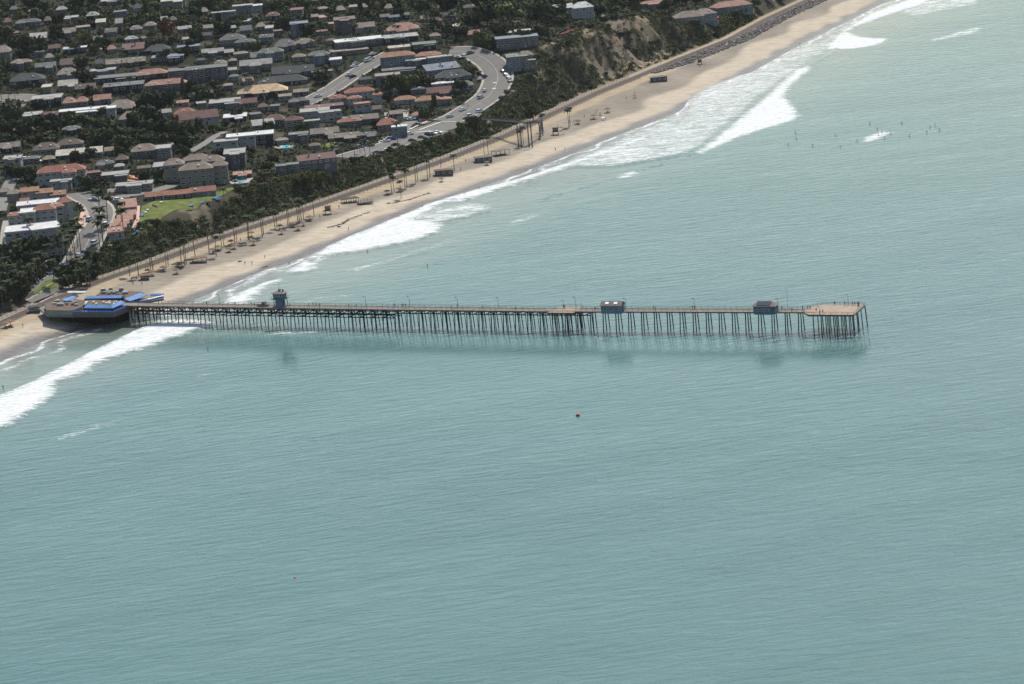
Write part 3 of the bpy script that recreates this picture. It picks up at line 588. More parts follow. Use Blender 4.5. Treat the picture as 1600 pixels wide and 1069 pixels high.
# shack with solar panels
b = on_pier('snack_shack', 'dark slate shack with black solar panels near the end of the pier', 'shack', 1178, -1.8)
W_, D_, H_ = 10.4, 5.6, 3.0
g = MB().prism([(0, 1.2), (1.2, 0), (W_ - 2.2, 0), (W_ - .6, 1.6), (W_ - .6, D_), (0, D_)], -.7, H_); part('wall', g, 'shack_slate', b)
rf = part('roof', MB().add([(-.5, -.5, H_), (W_ + .1, -.5, H_), (W_ + .1, D_ + .5, H_), (-.5, D_ + .5, H_), (1.6, D_ / 2, H_ + 1.5), (W_ - 2, D_ / 2, H_ + 1.5)], [(0, 1, 5, 4), (1, 2, 5), (2, 3, 4, 5), (3, 0, 4), (0, 3, 2, 1)]), 'shack_roof', b)
for i in range(4): part('solar_panel', MB().add([(1.9 + i * 1.55, .0, H_ + .45), (3.35 + i * 1.55, .0, H_ + .45), (3.35 + i * 1.55, 2.5, H_ + 1.75), (1.9 + i * 1.55, 2.5, H_ + 1.75), (1.9 + i * 1.55, 0, H_ + .38), (3.35 + i * 1.55, 0, H_ + .38), (3.35 + i * 1.55, 2.5, H_ + 1.66), (1.9 + i * 1.55, 2.5, H_ + 1.66)], [(0, 1, 2, 3), (0, 4, 5, 1), (1, 5, 6, 2), (2, 6, 7, 3), (3, 7, 4, 0), (7, 6, 5, 4)]), 'solar', rf)
for x in (2.2, 4.6, 6.8): winobj(b, 1.3, 1.0, (x, -.02, .8))
part('sign_board', MB().box(W_ - .5, W_ + 1.2, .2, .35, 0, 1.6), 'white_wall', b)
# lifeguard tower on the pier
b = on_pier('lifeguard_tower', 'tall blue-grey lifeguard tower with flared lookout cabin standing on the pier', 'lifeguard tower', 425, 2.2)
g = MB(); 
for x, y in ((0, 0), (5, 0), (5, 3.4), (0, 3.4)): g.tube([(x, y, 0), (x * .96 + .1, y, 4.2)], .16, 5)
part('frame', g, 'timber_dark', b); part('lower_room', MB().box(.5, 4.0, .3, 3.2, 0, 3.4), 'shack_blue', b)
part('balcony', MB().box(-1, 6, -.9, 4.3, 3.55, 3.75), 'shack_slate', b); part('railing', MB().box(-1, 6, -.92, -.86, 4.5, 4.58).box(-1, 6, 4.24, 4.3, 4.5, 4.58).box(-1, -.94, -.9, 4.3, 4.5, 4.58).box(5.94, 6, -.9, 4.3, 4.5, 4.58).box(-1, -.92, -.92, -.84, 3.7, 4.5).box(5.92, 6, -.92, -.84, 3.7, 4.5), 'white_wall', b)
c_ = part('cabin', MB().add([(0, 0, 3.75), (4.8, 0, 3.75), (4.8, 3.2, 3.75), (0, 3.2, 3.75), (-.3, -.3, 6.3), (5.1, -.3, 6.3), (5.1, 3.5, 6.3), (-.3, 3.5, 6.3)], [(0, 1, 5, 4), (1, 2, 6, 5), (2, 3, 7, 6), (3, 0, 4, 7)]), 'shack_slate', b)
for x in (.9, 2.4, 3.9): winobj(c_, 1.3, 1.2, (x, -.22, 4.7))
part('roof', MB().add([(-1.1, -1.1, 6.3), (5.9, -1.1, 6.3), (5.9, 4.3, 6.3), (-1.1, 4.3, 6.3), (1.5, 1, 7.1), (3.3, 1, 7.1), (3.3, 2.2, 7.1), (1.5, 2.2, 7.1)], [(0, 1, 5, 4), (1, 2, 6, 5), (2, 3, 7, 6), (3, 0, 4, 7), (4, 5, 6, 7), (3, 2, 1, 0)]), 'shack_roof', b)
part('antenna', MB().tube([(2.4, 1.6, 7), (2.4, 1.6, 10.2)], .06, 5).tube([(3.6, 1.2, 7), (3.6, 1.2, 8.4)], .05, 5).box(2.0, 3.0, 1.3, 1.9, 7, 7.9).box(4.1, 4.7, 1.2, 1.6, 6.9, 8.0), 'lamp_metal', b)
part('ladder', MB().tube([(4.6, -.2, 0), (4.9, -.6, 3.6)], .06, 4).tube([(4.1, -.2, 0), (4.4, -.6, 3.6)], .06, 4), 'lamp_metal', b)

# ---------------------------------------------------------------- the restaurant at the foot of the pier
rest = thing('pier_restaurant', 'low restaurant on piles at the foot of the pier with bright blue awnings', 'restaurant', PX(113, 485, 9.4)); RO = -Vector(rest.location)
def rpart(n, g, m, par=None): return part(n, g, m, rest if par is None else par, loc=RO if par is None else (0, 0, 0))
def X2(l, z): return [tuple(PX(x, y, z).xy) for x, y in l]
def off(P, d):
    out = []
    for i, p in enumerate(P):
        a = Vector(P[max(i - 1, 0)]); b_ = Vector(P[min(i + 1, len(P) - 1)]); n = cr((b_ - a).normalized()); out.append((p[0] + n.x * d, p[1] + n.y * d))
    return out
f1 = X2([(72, 485), (113, 486)], 9.2); f2 = X2([(113, 488), (128, 487.5), (177, 487.5), (208, 475.5)], 8.6)
backl = X2([(228, 470), (150, 466), (88, 466), (60, 476)], 8.6)
rpart('floor_platform', MB().prism([f1[0], f2[0], f2[1], f2[2], f2[3]] + backl, 6.1, 6.9), 'deck_edge')
A_ = X2([(72, 485), (113, 485.5), (128, 480), (133, 469), (96, 466), (70, 474)], 9.2); rpart('wall', MB().prism(A_, 6.0, 9.0), 'rest_wall')
rpart('roof', MB().prism([A_[0], A_[1], A_[2], A_[3], A_[4], A_[5]], 9.0, 9.25), 'deck_brown'); winobj(rest, 1.4, 1.2, PX(90, 491, 7.3) + RO + Vector((-.1, -.25, -.6)), R(-23))
def wallstrip(P, z0, z1, th=.2):
    g = MB(); Q = off(P, th)
    for i in range(len(P) - 1): g.prism([P[i], P[i + 1], Q[i + 1], Q[i]], z0, z1)
    return g
def awn(P, d0, d1, z0, z1):
    g = MB(); a = off(P, d0); b_ = off(P, d1)
    for i in range(len(P) - 1):
        V = [(*a[i], z0), (*a[i + 1], z0), (*b_[i + 1], z1), (*b_[i], z1)]; V += [(x, y, z - .25) for x, y, z in V]
        g.add(V, [(0, 1, 2, 3), (7, 6, 5, 4), (0, 4, 5, 1), (1, 5, 6, 2), (2, 6, 7, 3), (3, 7, 4, 0)])
    return g
rpart('wall', wallstrip(f2, 6.3, 8.3, .3), 'grey_wall')
rpart('terrace_parapet', wallstrip([f2[0], f2[1], f2[2], f2[3]], 8.4, 8.75, .35), 'awning_blue')
g = MB()
for i in range(3):
    a_, b_ = Vector(f2[i]), Vector(f2[i + 1]); n = max(2, int((b_ - a_).length / 1.6))
    for k in range(n): p = a_ + (b_ - a_) * (k + .5) / n + cr((b_ - a_).normalized()) * .9; g.prism([(p.x - .45, p.y - .25), (p.x + .45, p.y - .25), (p.x + .3, p.y + .3), (p.x - .3, p.y + .3)], 7.6, 9.1)
rpart('umbrella_row', g, 'awning_deep')
rpart('awning', awn([f2[1], f2[2], tuple(Vector(f2[2]).lerp(Vector(f2[3]), .78))], 1.9, 4.6, 10.0, 11.0), 'awning_blue')
pl = Vector(f2[1]); terr = [off(f2, 6.0)[1], off(f2, 6.0)[2], off(f2, 6.0)[3]] + X2([(205, 472), (135, 470)], 8.8)
rpart('roof_terrace', MB().prism(terr, 6.9, 9.3), 'deck_brown')
bk = X2([(132, 465.5), (188, 465.5), (192, 462)], 10.6)
rpart('awning', awn(X2([(132, 465), (189, 464)], 10.4), 0, 2.4, 9.9, 10.6), 'awning_blue'); rpart('wall', wallstrip(X2([(132, 467), (189, 466)], 9), 6.9, 9.4, 4.5), 'deck_brown')
rpart('awning', awn(X2([(104, 469), (121, 463)], 10.4), 0, 3.0, 9.9, 10.6), 'awning_blue')
wing = X2([(206, 474), (232, 470), (256, 465.5), (252, 459), (228, 458)], 8.6); rpart('wing_deck', MB().prism(wing, 7.4, 8.3), 'deck_edge')
wf = X2([(206, 472.5), (232, 469), (256, 463.5)], 8.8); rpart('terrace_parapet', wallstrip(wf, 8.3, 8.9, .25), 'awning_blue')
rpart('awning', awn(X2([(203, 469.5), (216, 465), (229, 460)], 10), 0, 3.4, 9.6, 10.7), 'awning_blue')
rpart('awning', awn(X2([(234, 459), (254, 459)], 10), 0, 1.4, 9.2, 9.8), 'awning_blue')
rpart('rear_roof', MB().prism(X2([(150, 461), (212, 466), (226, 459), (222, 455), (160, 453)], 9.2), 6.5, 9.0), 'deck_brown')
tb = MB(); rr2 = random.Random(5)
for i in range(16):
    k = rr2.random(); p = PX(134 + 60 * k, 474.5 + rr2.uniform(-2, 2), 9.3); tb.tube([(p.x, p.y, 9.3), (p.x, p.y, 10)], .1, 5); tb.lathe([(0, 10.05), (.6, 10.05), (.6, 9.95), (0, 9.95)], 8, p.x, p.y)
for k in range(7): p = Vector(wf[1]) + (Vector(wf[2]) - Vector(wf[1])) * (k / 7) + Vector((.2, 1.2)); tb.lathe([(0, 9.3), (.7, 9.2), (.7, 9.1), (0, 9.1)], 8, p.x, p.y)
rpart('tables', tb, 'table_white')
ru = MB()
for i in range(14): p = PX(rr2.uniform(86, 122), rr2.uniform(470, 478), 9.25); w_ = rr2.uniform(.5, 1.5); ru.box(p.x - w_, p.x + w_, p.y - w_, p.y + w_, 9.2, 9.25 + rr2.uniform(.5, 1.2))
for i in range(16): p = PX(rr2.uniform(158, 196), rr2.uniform(454, 460), 9.0); w_ = rr2.uniform(.5, 1.3); ru.box(p.x - w_, p.x + w_, p.y - w_, p.y + w_, 8.98, 9.0 + rr2.uniform(.5, 1.6))
rpart('rooftop_equipment', ru, 'pale_roof')
p0, p1 = PX(105, 456.5, 9), PX(134, 456.5, 9); rpart('white_canopy', MB().add([(p0.x, p0.y, 8.7), (p1.x, p1.y, 8.7), (p1.x, p1.y + 2.4, 9.1), (p0.x, p0.y + 2.4, 9.1), (p0.x, p0.y, 8.4), (p1.x, p1.y, 8.4), (p1.x, p1.y + 2.4, 8.8), (p0.x, p0.y + 2.4, 8.8)], [(0, 1, 2, 3), (0, 4, 5, 1), (1, 5, 6, 2), (2, 6, 7, 3), (3, 7, 4, 0), (7, 6, 5, 4)]), 'white_roof')
g = MB()
for x in range(78, 226, 9):
    for j in range(4):
        yy = 489 - j * 5 - (max(0, x - 180) * .35); p = PX(x, yy, 6.4); z = min(ZG(p.x, p.y), 0.5); g.tube([(p.x, p.y, 6.3), (p.x, p.y, z - 1.2)], .2, 5)
for x, yy in ((229, 470), (238, 468.5), (247, 467), (252, 465)): p = PX(x, yy, 7.4); g.tube([(p.x, p.y, 7.5), (p.x, p.y, -1)], .16, 5)
rpart('piles', g, 'timber_dark')
U_ = X2([(98, 489), (128, 488), (172, 487), (200, 479), (200, 474), (100, 474)], 6.2); rpart('under_shade_box', MB().prism(U_, -.5, 6.15), 'under_shade_black')  # near-black box added below the floor to stand in for deep shade
# ---------------------------------------------------------------- houses of the town
RECTS = []; HOUSES = []
def block(root, O, x0, x1, yt, ye, yb, roof, rt, wall, rz, nowin=False):
    cx = (x0 + x1) / 2; p = HIT(cx, yb); sc = SC(p); w = (x1 - x0) / sc / max(.6, math.cos(R(rz))); h = max(2.4, (yb - ye) / sc * 1.02)
    Vs = (ye - yt) / sc; dep = .165
    if rt == 'flat': d = min(20, max(5, Vs / dep)); rise = 0
    else:
        d = min(14, max(7, 2.6 * Vs)); rise = min(4.0, max(.9, (Vs - d * .5 * dep)))
    if (x1 - x0) < 9: d = min(d, 5)
    M_ = Matrix.Translation(p) @ Matrix.Rotation(R(rz), 4, 'Z'); L = Matrix.Translation(-O) @ M_
    hb = -2.5; x = w / 2
    def T(g): g.v = [tuple(L @ Vector(v)) for v in g.v]; return g
    g = MB(); o = .35
    if rt == 'gable':
        g.add([(-x, 0, hb), (x, 0, hb), (x, d, hb), (-x, d, hb), (-x, 0, h), (x, 0, h), (x, d, h), (-x, d, h), (-x, d / 2, h + rise - .1), (x, d / 2, h + rise - .1)], [(0, 1, 5, 4), (2, 3, 7, 6), (1, 2, 6, 9, 5), (3, 0, 4, 8, 7), (0, 3, 2, 1)])
    else: g.box(-x, x, 0, d, hb, h)
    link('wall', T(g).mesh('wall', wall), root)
    g = MB()
    if rt == 'flat':
        g.box(-x - o, x + o, -o, d + o, h, h + .28)
        for a in ((-x - o, x + o, -o - .12, -o), (-x - o, x + o, d + o, d + o + .12)): g.box(a[0], a[1], a[2], a[3], h - .1, h + .5)
        for a in ((-x - o - .12, -x - o), (x + o, x + o + .12)): g.box(a[0], a[1], -o, d + o, h - .1, h + .5)
    elif rt == 'gable':
        V = [(-x - o, -o - .2, h - .12), (x + o, -o - .2, h - .12), (x + o, d / 2, h + rise), (-x - o, d / 2, h + rise), (x + o, d + o, h - .12), (-x - o, d + o, h - .12)]; V += [(a, b, c - .22) for a, b, c in V]
        g.add(V, [(0, 1, 2, 3), (3, 2, 4, 5), (6, 9, 8, 7), (9, 11, 10, 8), (0, 6, 7, 1), (5, 4, 10, 11), (1, 7, 8, 2), (2, 8, 10, 4), (0, 3, 9, 6), (3, 5, 11, 9)])
    elif rt == 'shed':
        V = [(-x - o, -o, h - .05), (x + o, -o, h - .05), (x + o, d + o, h + rise), (-x - o, d + o, h + rise)]; V += [(a, b, c - .3) for a, b, c in V]; V[6:8] = [(x, d, h - .2), (-x, d, h - .2)]
        g.add(V, [(0, 1, 2, 3), (0, 4, 5, 1), (1, 5, 6, 2), (2, 6, 7, 3), (3, 7, 4, 0), (7, 6, 5, 4)])
    else:
        k = min(d / 2, x * .6); V = [(-x - o, -o, h), (x + o, -o, h), (x + o, d + o, h), (-x - o, d + o, h), (-x + k, d / 2, h + rise), (x - k, d / 2, h + rise)]
        V += [(a, b, h - .22) for a, b, c in V[:4]]; g.add(V, [(0, 1, 5, 4), (1, 2, 5), (2, 3, 4, 5), (3, 0, 4), (6, 9, 8, 7), (0, 6, 7, 1), (1, 7, 8, 2), (2, 8, 9, 3), (3, 9, 6, 0)])
    ro = link('roof', T(g).mesh('roof', roof), root)
    rs = random.Random(int(x0 * 7 + yt * 3))
    if rs.random() < .55 and w > 9:
        g = MB(); cx_ = rs.uniform(-x * .7, x * .7); g.box(cx_ - .35, cx_ + .35, d * .55, d * .55 + .7, h - .2, h + rise + 1.0)
        if rs.random() < .5: g.box(-cx_ * .6 - .5, -cx_ * .6 + .5, d * .35, d * .35 + .6, h, h + rise * .6 + .45)
        link('chimney', T(g).mesh('chimney', 'cream_wall' if rs.random() < .5 else 'brown_wall'), ro)
    if rs.random() < .5 and w > 7:
        g = MB()
        for _ in range(rs.choice((1, 1, 2))): a_ = rs.uniform(-x * .6, x * .6); zz = h + (rise * .55 if rt != 'flat' else .28); g.box(a_ - .5, a_ + .5, d * .2, d * .2 + .9, zz - .5, zz + .45)
        link('roof_vent', T(g).mesh('roof_vent', 'table_white'), ro)
    if not nowin:
        fl = max(1, int(h / 2.7)); nf = max(1, min(7, int(w / 3.4)))
        for f in range(fl):
            z0 = h - 2.05 - f * 2.8
            if z0 < .2: continue
            for i in range(nf):
                if rs.random() < .18: continue
                ww = rs.choice((1.5, 2.4, 2.8)) if nf > 1 else 1.2; q = L @ Vector((-x + w * (i + .5) / nf, -.02, z0)); winobj(root, ww, 1.35, q, R(rz))
            if d > 8:
                for i in range(2): q = L @ Vector((x + .02, d * (.3 + .4 * i), z0)); winobj(root, 1.4, 1.3, q, R(rz + 90))
        if h > 2.3 and w > 7: g = MB().box(x * .35, x * .35 + 1.0, -.06, .03, 0, 2.05); link('door', T(g).mesh('door', rs.choice(('brown_wall', 'white_wall', 'dark_wall'))), root)
    return w, d, h
def bld(label, blocks, cat='house', name='house', pat=None):
    if len(blocks) == 1 and blocks[0][1] - blocks[0][0] > 24 and blocks[0][6] != 'shed' and cat == 'house':
        b = blocks[0]; r_ = random.Random(b[0] * 13 + b[2]); w_ = b[1] - b[0]; f = r_.uniform(.28, .45); s0 = b[0] + w_ * r_.choice((.04, .3, .52)); blocks = [b, (s0, s0 + w_ * f, b[3] - max(2, (b[3] - b[2]) * .45), b[3] + 1.6, b[4] + 2.2, b[5], b[6], b[7]) + tuple(b[8:])]
    b0 = blocks[0]; O = HIT((b0[0] + b0[1]) / 2, b0[4]); r = thing(name, label, cat, O)
    for b in blocks:
        b = list(b); rz = b[8] if len(b) > 8 else 2.0
        block(r, O, b[0], b[1], b[2], b[3], b[4], b[5], b[6], b[7], rz, 'shed' in cat); RECTS.append((b[0], b[1], b[2], b[4]))
    x0 = min(b[0] for b in blocks); x1 = max(b[1] for b in blocks); y1 = max(b[4] for b in blocks); y0 = min(b[2] for b in blocks)
    HOUSES.append(((x0 + x1) / 2, (y0 + y1) / 2, label)); return r
rt_, st_t, ot, tt, br, gr, dk, wh, cm, yl, gg, tn_, pl_, bg_, mr_ = 'red_tile', 'salmon_tile', 'orange_tile', 'tan_tile', 'brown_roof', 'grey_roof', 'dark_roof', 'white_roof', 'cream_roof', 'yellow_roof', 'green_grey_roof', 'tan_roof', 'pale_roof', 'blue_grey_roof', 'maroon_roof'
ww, cw, gw, bw, dw, pw, bnw, dsk = 'white_wall', 'cream_wall', 'grey_wall', 'blue_wall', 'dark_wall', 'pink_wall', 'brown_wall', 'dusky_wall'
T_ = [
 ('house with pale mossy flat roof among the dark trees, upper left', (43, 73, 52, 60, 68, pl_, 'shed', cw)),
 ('grey low house with paired ridges near the top left', (25, 64, 29, 35, 43, gr, 'hip', gw)),
 ('pale two-tier roofed house with long white edges, upper left', (89, 121, 24, 29, 35, pl_, 'flat', cw)),
 ('tiny shed with a bright pale yellow roof, upper left', (150, 165, 32, 37, 40, cm, 'shed', cw)),
 ('small tan-orange gabled house beneath the pale two-tier roof', (93, 119, 43, 50, 57, tn_, 'gable', pw)),
 ('small grey gabled house right of the bright little shed', (165, 183, 43, 50, 56, gr, 'gable', gw)),
 ('white house among pines at the very top, left of centre', (158, 190, -2, 2, 8, pl_, 'flat', dw)),
 ('dark house with white parapet and slim turquoise strip', (100, 135, 72, 76, 84, wh, 'flat', dw)),
 ('long dark red-brown house with a cream fascia', (192, 226, 68, 77, 86, mr_, 'shed', dw)),
 ('tan house cut by the left edge of the picture', (-8, 17, 68, 82, 96, tn_, 'hip', cw)),
 ('tan house with pale lit ridge near the left edge', (18, 50, 92, 98, 110, tt, 'hip', gw)),
 ('grey-green roofed house beside the tan lit-ridge house', (56, 88, 97, 104, 113, gg, 'gable', gw)),
 ('brown house with orange gable behind the round bush', (95, 136, 90, 100, 106, br, 'gable', tn_ and pw)),
 ('tan-orange house over a small blue window wall', (90, 121, 105, 116, 126, tn_, 'hip', bw)),
 ('large dark green-grey roofed house left, deep shade below', (16, 70, 110, 126, 136, dk, 'hip', dw)),
 ('long tan-orange house with twin ridges', (166, 224, 90, 98, 104, tn_, 'gable', pw)),
 ('pale grey-blue flat-roofed house behind a long grey roof', (142, 180, 106, 111, 118, pl_, 'flat', bw)),
 ('long grey house with white-edged flat roof, left middle', (148, 214, 115, 122, 130, gr, 'flat', dw)),
 ('grey house with dark shaded band of windows', (162, 224, 127, 135, 146, gr, 'flat', dw)),
 ('small cream shed by the western street', (66, 80, 131, 137, 146, cm, 'flat', cw)),
 ('cream-walled house next to the cream shed', (92, 122, 124, 133, 142, cm, 'gable', cw)),
 ('low brown-roofed house right of the cream-walled one', (118, 150, 130, 138, 144, br, 'gable', dw)),
 ('flat pale-roofed house with black front by the western street', (50, 96, 147, 155, 167, pl_, 'flat', dw)),
 ('small salmon tiled house, left of a pair', (98, 118, 151, 161, 168, st_t, 'hip', pw)), ('small salmon tiled house, right of a pair', (120, 137, 150, 159, 166, st_t, 'hip', pw)),
 ('salmon tiled roof above a green garden', (147, 174, 147, 155, 163, st_t, 'gable', pw)),
 ('broad tan-brown hipped house above the white-fascia modern house', (170, 212, 150, 168, 178, tt, 'hip', bnw)),
 ('long dark modern house with bright white fascias', [(93, 166, 168, 173, 180, wh, 'flat', dw), (120, 152, 173, 176, 186, wh, 'flat', dw)]),
 ('small bright white-fronted house beside the dark modern one', (168, 181, 165, 170, 184, wh, 'flat', ww)),
 ('small grey flat-roofed house with bluish glazing, left', (37, 64, 174, 181, 191, pl_, 'flat', bw)),
 ('grey-tan hipped house with bluish wall above the dark grove', (188, 224, 173, 185, 199, tt, 'hip', bw)),
 ('rambling brown house with white-lit terraces', [(52, 92, 222, 234, 241, br, 'hip', gw), (90, 130, 216, 226, 236, br, 'hip', gw)]),
 ('long low pale cream roof below the rambling brown house', (88, 160, 233, 241, 247, cm, 'shed', gw)),
 ('orange-tan roofed house at the left edge', (-6, 32, 222, 230, 238, tn_, 'gable', dw)),
 ('white and blue house with dark square window, left edge', (8, 34, 243, 249, 272, pl_, 'flat', ww)),
 ('white house with long red tiled roof, left', (60, 135, 257, 268, 290, rt_, 'hip', ww, 3)),
 ('small white cubic house above the hillside road', (80, 112, 280, 284, 298, pl_, 'flat', ww)),
 ('tan hip-roofed house with round balcony, left middle', [(206, 247, 224, 236, 248, tt, 'hip', gw), (246, 268, 226, 233, 255, pl_, 'flat', dsk)]),
 ('little white-walled house with pink roof behind the red-brown pair', (277, 295, 156, 160, 166, st_t, 'gable', ww)),
 ('red-brown tiled house with a white patio umbrella', [(273, 305, 168, 178, 186, rt_, 'hip', ww), (282, 342, 172, 185, 196, mr_, 'gable', ww, 8)]),
 ('pale grey flat-roofed house right of the dark grove', (328, 375, 153, 161, 169, pl_, 'flat', gw)),
 ('brown-pink roofed house next to the pale grey flat one', (368, 402, 153, 161, 168, mr_, 'gable', gw)),
 ('white flat carport roof beside the lane', (350, 385, 179, 186, 190, wh, 'flat', dw)),
 ('bright yellow-orange roofed house in strong sun', (372, 450, 131, 144, 154, yl, 'hip', dw)),
 ('large white modern villa with dark windows in the middle', [(336, 372, 217, 222, 238, pl_, 'flat', ww), (356, 400, 208, 214, 233, wh, 'flat', ww), (396, 428, 204, 211, 228, wh, 'flat', dw)]),
 ('white block with flat grey roof below the modern villa', (352, 384, 232, 241, 262, pl_, 'flat', dsk)),
 ('big tan-tiled condominium with balconies above the long red roof', [(258, 290, 247, 258, 285, tt, 'hip', cw), (288, 330, 240, 250, 268, tt, 'hip', cw), (282, 335, 253, 265, 292, tt, 'hip', cw), (316, 352, 242, 252, 270, tt, 'hip', cw), (334, 358, 251, 259, 288, tt, 'hip', cw)]),
 ('small pale-roofed annex left of the tan condominium', (240, 262, 254, 262, 268, pl_, 'flat', cw)),
 ('white Spanish villa with red tiled tiers above the terrace road', [(540, 586, 136, 144, 156, rt_, 'hip', ww, 5), (516, 542, 147, 154, 166, rt_, 'hip', ww, 5), (544, 566, 149, 154, 166, rt_, 'hip', ww), (584, 599, 143, 148, 162, rt_, 'hip', ww), (556, 580, 159, 163, 176, rt_, 'flat', ww, 8)]),
 ('white pillared house with brown-red flat roof', [(478, 537, 162, 168, 176, mr_, 'flat', gw, 3), (470, 515, 168, 175, 184, pl_, 'flat', ww), (502, 535, 172, 176, 190, pl_, 'flat', ww, 12)]),
 ('pinkish-walled house left of the pillared house', [(448, 476, 181, 188, 203, mr_, 'hip', pw, 6), (474, 500, 187, 190, 203, pl_, 'flat', gw)]),
 ('pale wavy-roofed house above the modern villa', (396, 430, 187, 195, 205, pl_, 'shed', gw, 8)),
 ('brown roofed house with a shiny skylight', (415, 446, 178, 188, 200, mr_, 'hip', dsk)),
 ('small brown flat-topped house on the terrace, left of twins', (486, 530, 199, 208, 215, tn_, 'gable', dw)), ('small brown flat-topped house on the terrace, right of twins', (514, 562, 207, 214, 221, tn_, 'gable', dw)),
 ('grey-green cottage behind the terrace pool', (453, 482, 206, 211, 222, gg, 'flat', gw)),
 ('red-brown rambling house by the terrace road', [(528, 565, 184, 190, 199, rt_, 'hip', gw), (550, 592, 178, 186, 195, tn_, 'gable', dsk), (590, 622, 184, 195, 204, rt_, 'hip', pw)]),
 ('blue-white box house at the corner of the terrace road', (614, 637, 195, 199, 215, wh, 'flat', bw)),
 ('dark red tiled condominium on the bluff edge by the terrace road', (468, 527, 241, 249, 266, mr_, 'shed', dsk, 10)),
 ('grey-green house half hidden below the bluff-edge condominium', (432, 467, 255, 259, 272, gg, 'flat', gw)),
 ('long white flat-roofed block with dark brick front', (526, 600, 57, 64, 74, wh, 'flat', dsk, 8)),
 ('tan flat-roofed house just below the long white block', (518, 576, 74, 80, 86, tn_, 'flat', bnw, 6)),
 ('grey-roofed house with blue front left of the street', (483, 516, 79, 86, 99, gg, 'hip', bw)),
 ('bluish two-storey house with three dark upper windows', (404, 444, 74, 82, 96, gg, 'hip', bw)),
 ('grey-roofed house behind the bluish two-storey house', (430, 463, 60, 72, 80, gr, 'hip', gw)), ('tan hip-roofed house right of the grey roof', (462, 491, 59, 67, 74, tn_, 'hip', gw)),
 ('long dark slate-roofed house above the yellow roof', (426, 492, 102, 113, 121, dk, 'gable', gw)), ('dark grey-roofed house directly behind the yellow roof', (404, 480, 119, 130, 134, dk, 'hip', dw)),
 ('small grey house beside the upper street', (488, 520, 109, 113, 122, gr, 'flat', gw)), ('white small house at the upper street kerb', (516, 534, 89, 94, 102, wh, 'flat', bw)),
 ('red-orange tiled house near the top centre', (606, 656, 33, 47, 52, st_t, 'hip', ww, 4)), ('grey-tan flat roof right beneath the red-orange house', (602, 654, 49, 59, 66, pl_, 'flat', dw, 4)),
 ('green-grey flat-roofed house with dark windows', (646, 682, 64, 70, 80, gg, 'flat', dw)), ('tan-walled house with a flat cream roof', (608, 641, 70, 75, 83, cm, 'flat', cw)),
 ('orange tiled house with long blue-shaded wall', (596, 650, 80, 88, 104, ot, 'hip', bw, 4)), ('orange-roofed modern house with glass balconies', [(650, 690, 80, 87, 96, ot, 'hip', dw), (672, 710, 86, 90, 106, pl_, 'flat', bw, 12)]),
 ('white curved terrace roof below the orange houses', (636, 672, 88, 94, 104, wh, 'flat', gw, 10)), ('long pale blue skewed roof beside the curved road', (668, 720, 99, 108, 118, bg_, 'shed', bw, 16)),
 ('slate-grey hipped house beside the curved road', (682, 738, 108, 120, 130, dk, 'hip', dw, 6)), ('grey low house left of the pale blue roof', (598, 650, 103, 110, 117, gr, 'flat', gw)),
 ('white and grey house with flat roofs beneath the slate one', [(676, 716, 127, 131, 140, wh, 'flat', dsk), (714, 740, 125, 134, 142, gg, 'hip', gw)]),
 ('tan-roofed blue-walled house at the left of the large tree', (588, 626, 113, 119, 132, tn_, 'flat', bw)), ('maroon roofed house above the long orange one', (668, 706, 135, 144, 150, mr_, 'gable', dsk)),
 ('long orange tiled house with tan wall above the parking lane', [(617, 650, 149, 156, 163, ot, 'hip', ww), (650, 690, 149, 157, 167, ot, 'hip', cw), (686, 706, 151, 155, 164, ot, 'hip', gw)]),
 ('tall blue-grey house on the right of the curved road', [(794, 826, 82, 90, 112, gg, 'flat', bw), (810, 834, 79, 87, 104, tn_, 'hip', bw), (820, 838, 93, 95, 112, pl_, 'flat', gw)]),
 ('wide dark slate house with tan upper roof above the curved road', [(776, 842, 54, 60, 76, bg_, 'flat', gw), (806, 838, 45, 49, 58, cm, 'flat', dw), (778, 800, 49, 53, 60, pl_, 'flat', dw)]),
 ('small pink-roofed house among trees left of the slate house', (714, 750, 47, 54, 60, st_t, 'gable', gw)), ('tall dark house with one bright cream side wall', (524, 556, 24, 32, 52, br, 'flat', dsk)),
 ('cream gabled house right of the dark tall house', (560, 586, 34, 42, 52, tn_, 'gable', cw)), ('pale blue-white modern house on the upper hillside', [(365, 395, 6, 10, 22, pl_, 'flat', bw), (332, 368, 17, 20, 30, pl_, 'flat', bw), (390, 410, 6, 10, 20, wh, 'flat', ww)]),
 ('cream house with a small chimney at the top edge', (252, 290, -4, 2, 12, cm, 'flat', cw)), ('grey hip-roofed large house, upper middle', [(344, 384, 52, 62, 72, gr, 'hip', gw), (368, 400, 60, 66, 76, gr, 'hip', bnw)]),
 ('dark grey flat house right of the cream fascia', (226, 266, 69, 79, 84, dk, 'hip', dw)), ('bluish flat-roofed house above the pink roofs', (238, 287, 84, 90, 99, bg_, 'flat', dw)),
 ('orange-tan gabled house left of the bluish flat roof', (200, 228, 89, 96, 103, tn_, 'gable', bnw)), ('dark modern house with pale fascia line', (278, 312, 69, 74, 84, bg_, 'flat', dw)),
 ('small pale gabled house right of the dark modern one', (316, 350, 75, 81, 87, pl_, 'gable', gw)), ('long grey two-storey apartment block with window row', (265, 356, 102, 109, 127, gr, 'flat', dsk, 3)),
 ('pink-roofed house with dark carport', (212, 262, 107, 116, 126, st_t, 'hip', dw)), ('wide pink-roofed house below the first pink roof', (227, 292, 123, 132, 142, st_t, 'hip', dsk)),
 ('pale grey gabled house left of the blue two-storey house', (376, 426, 92, 101, 112, pl_, 'gable', gw)), ('small green-grey house behind the pale gabled one', (392, 424, 80, 88, 94, gg, 'gable', gw)),
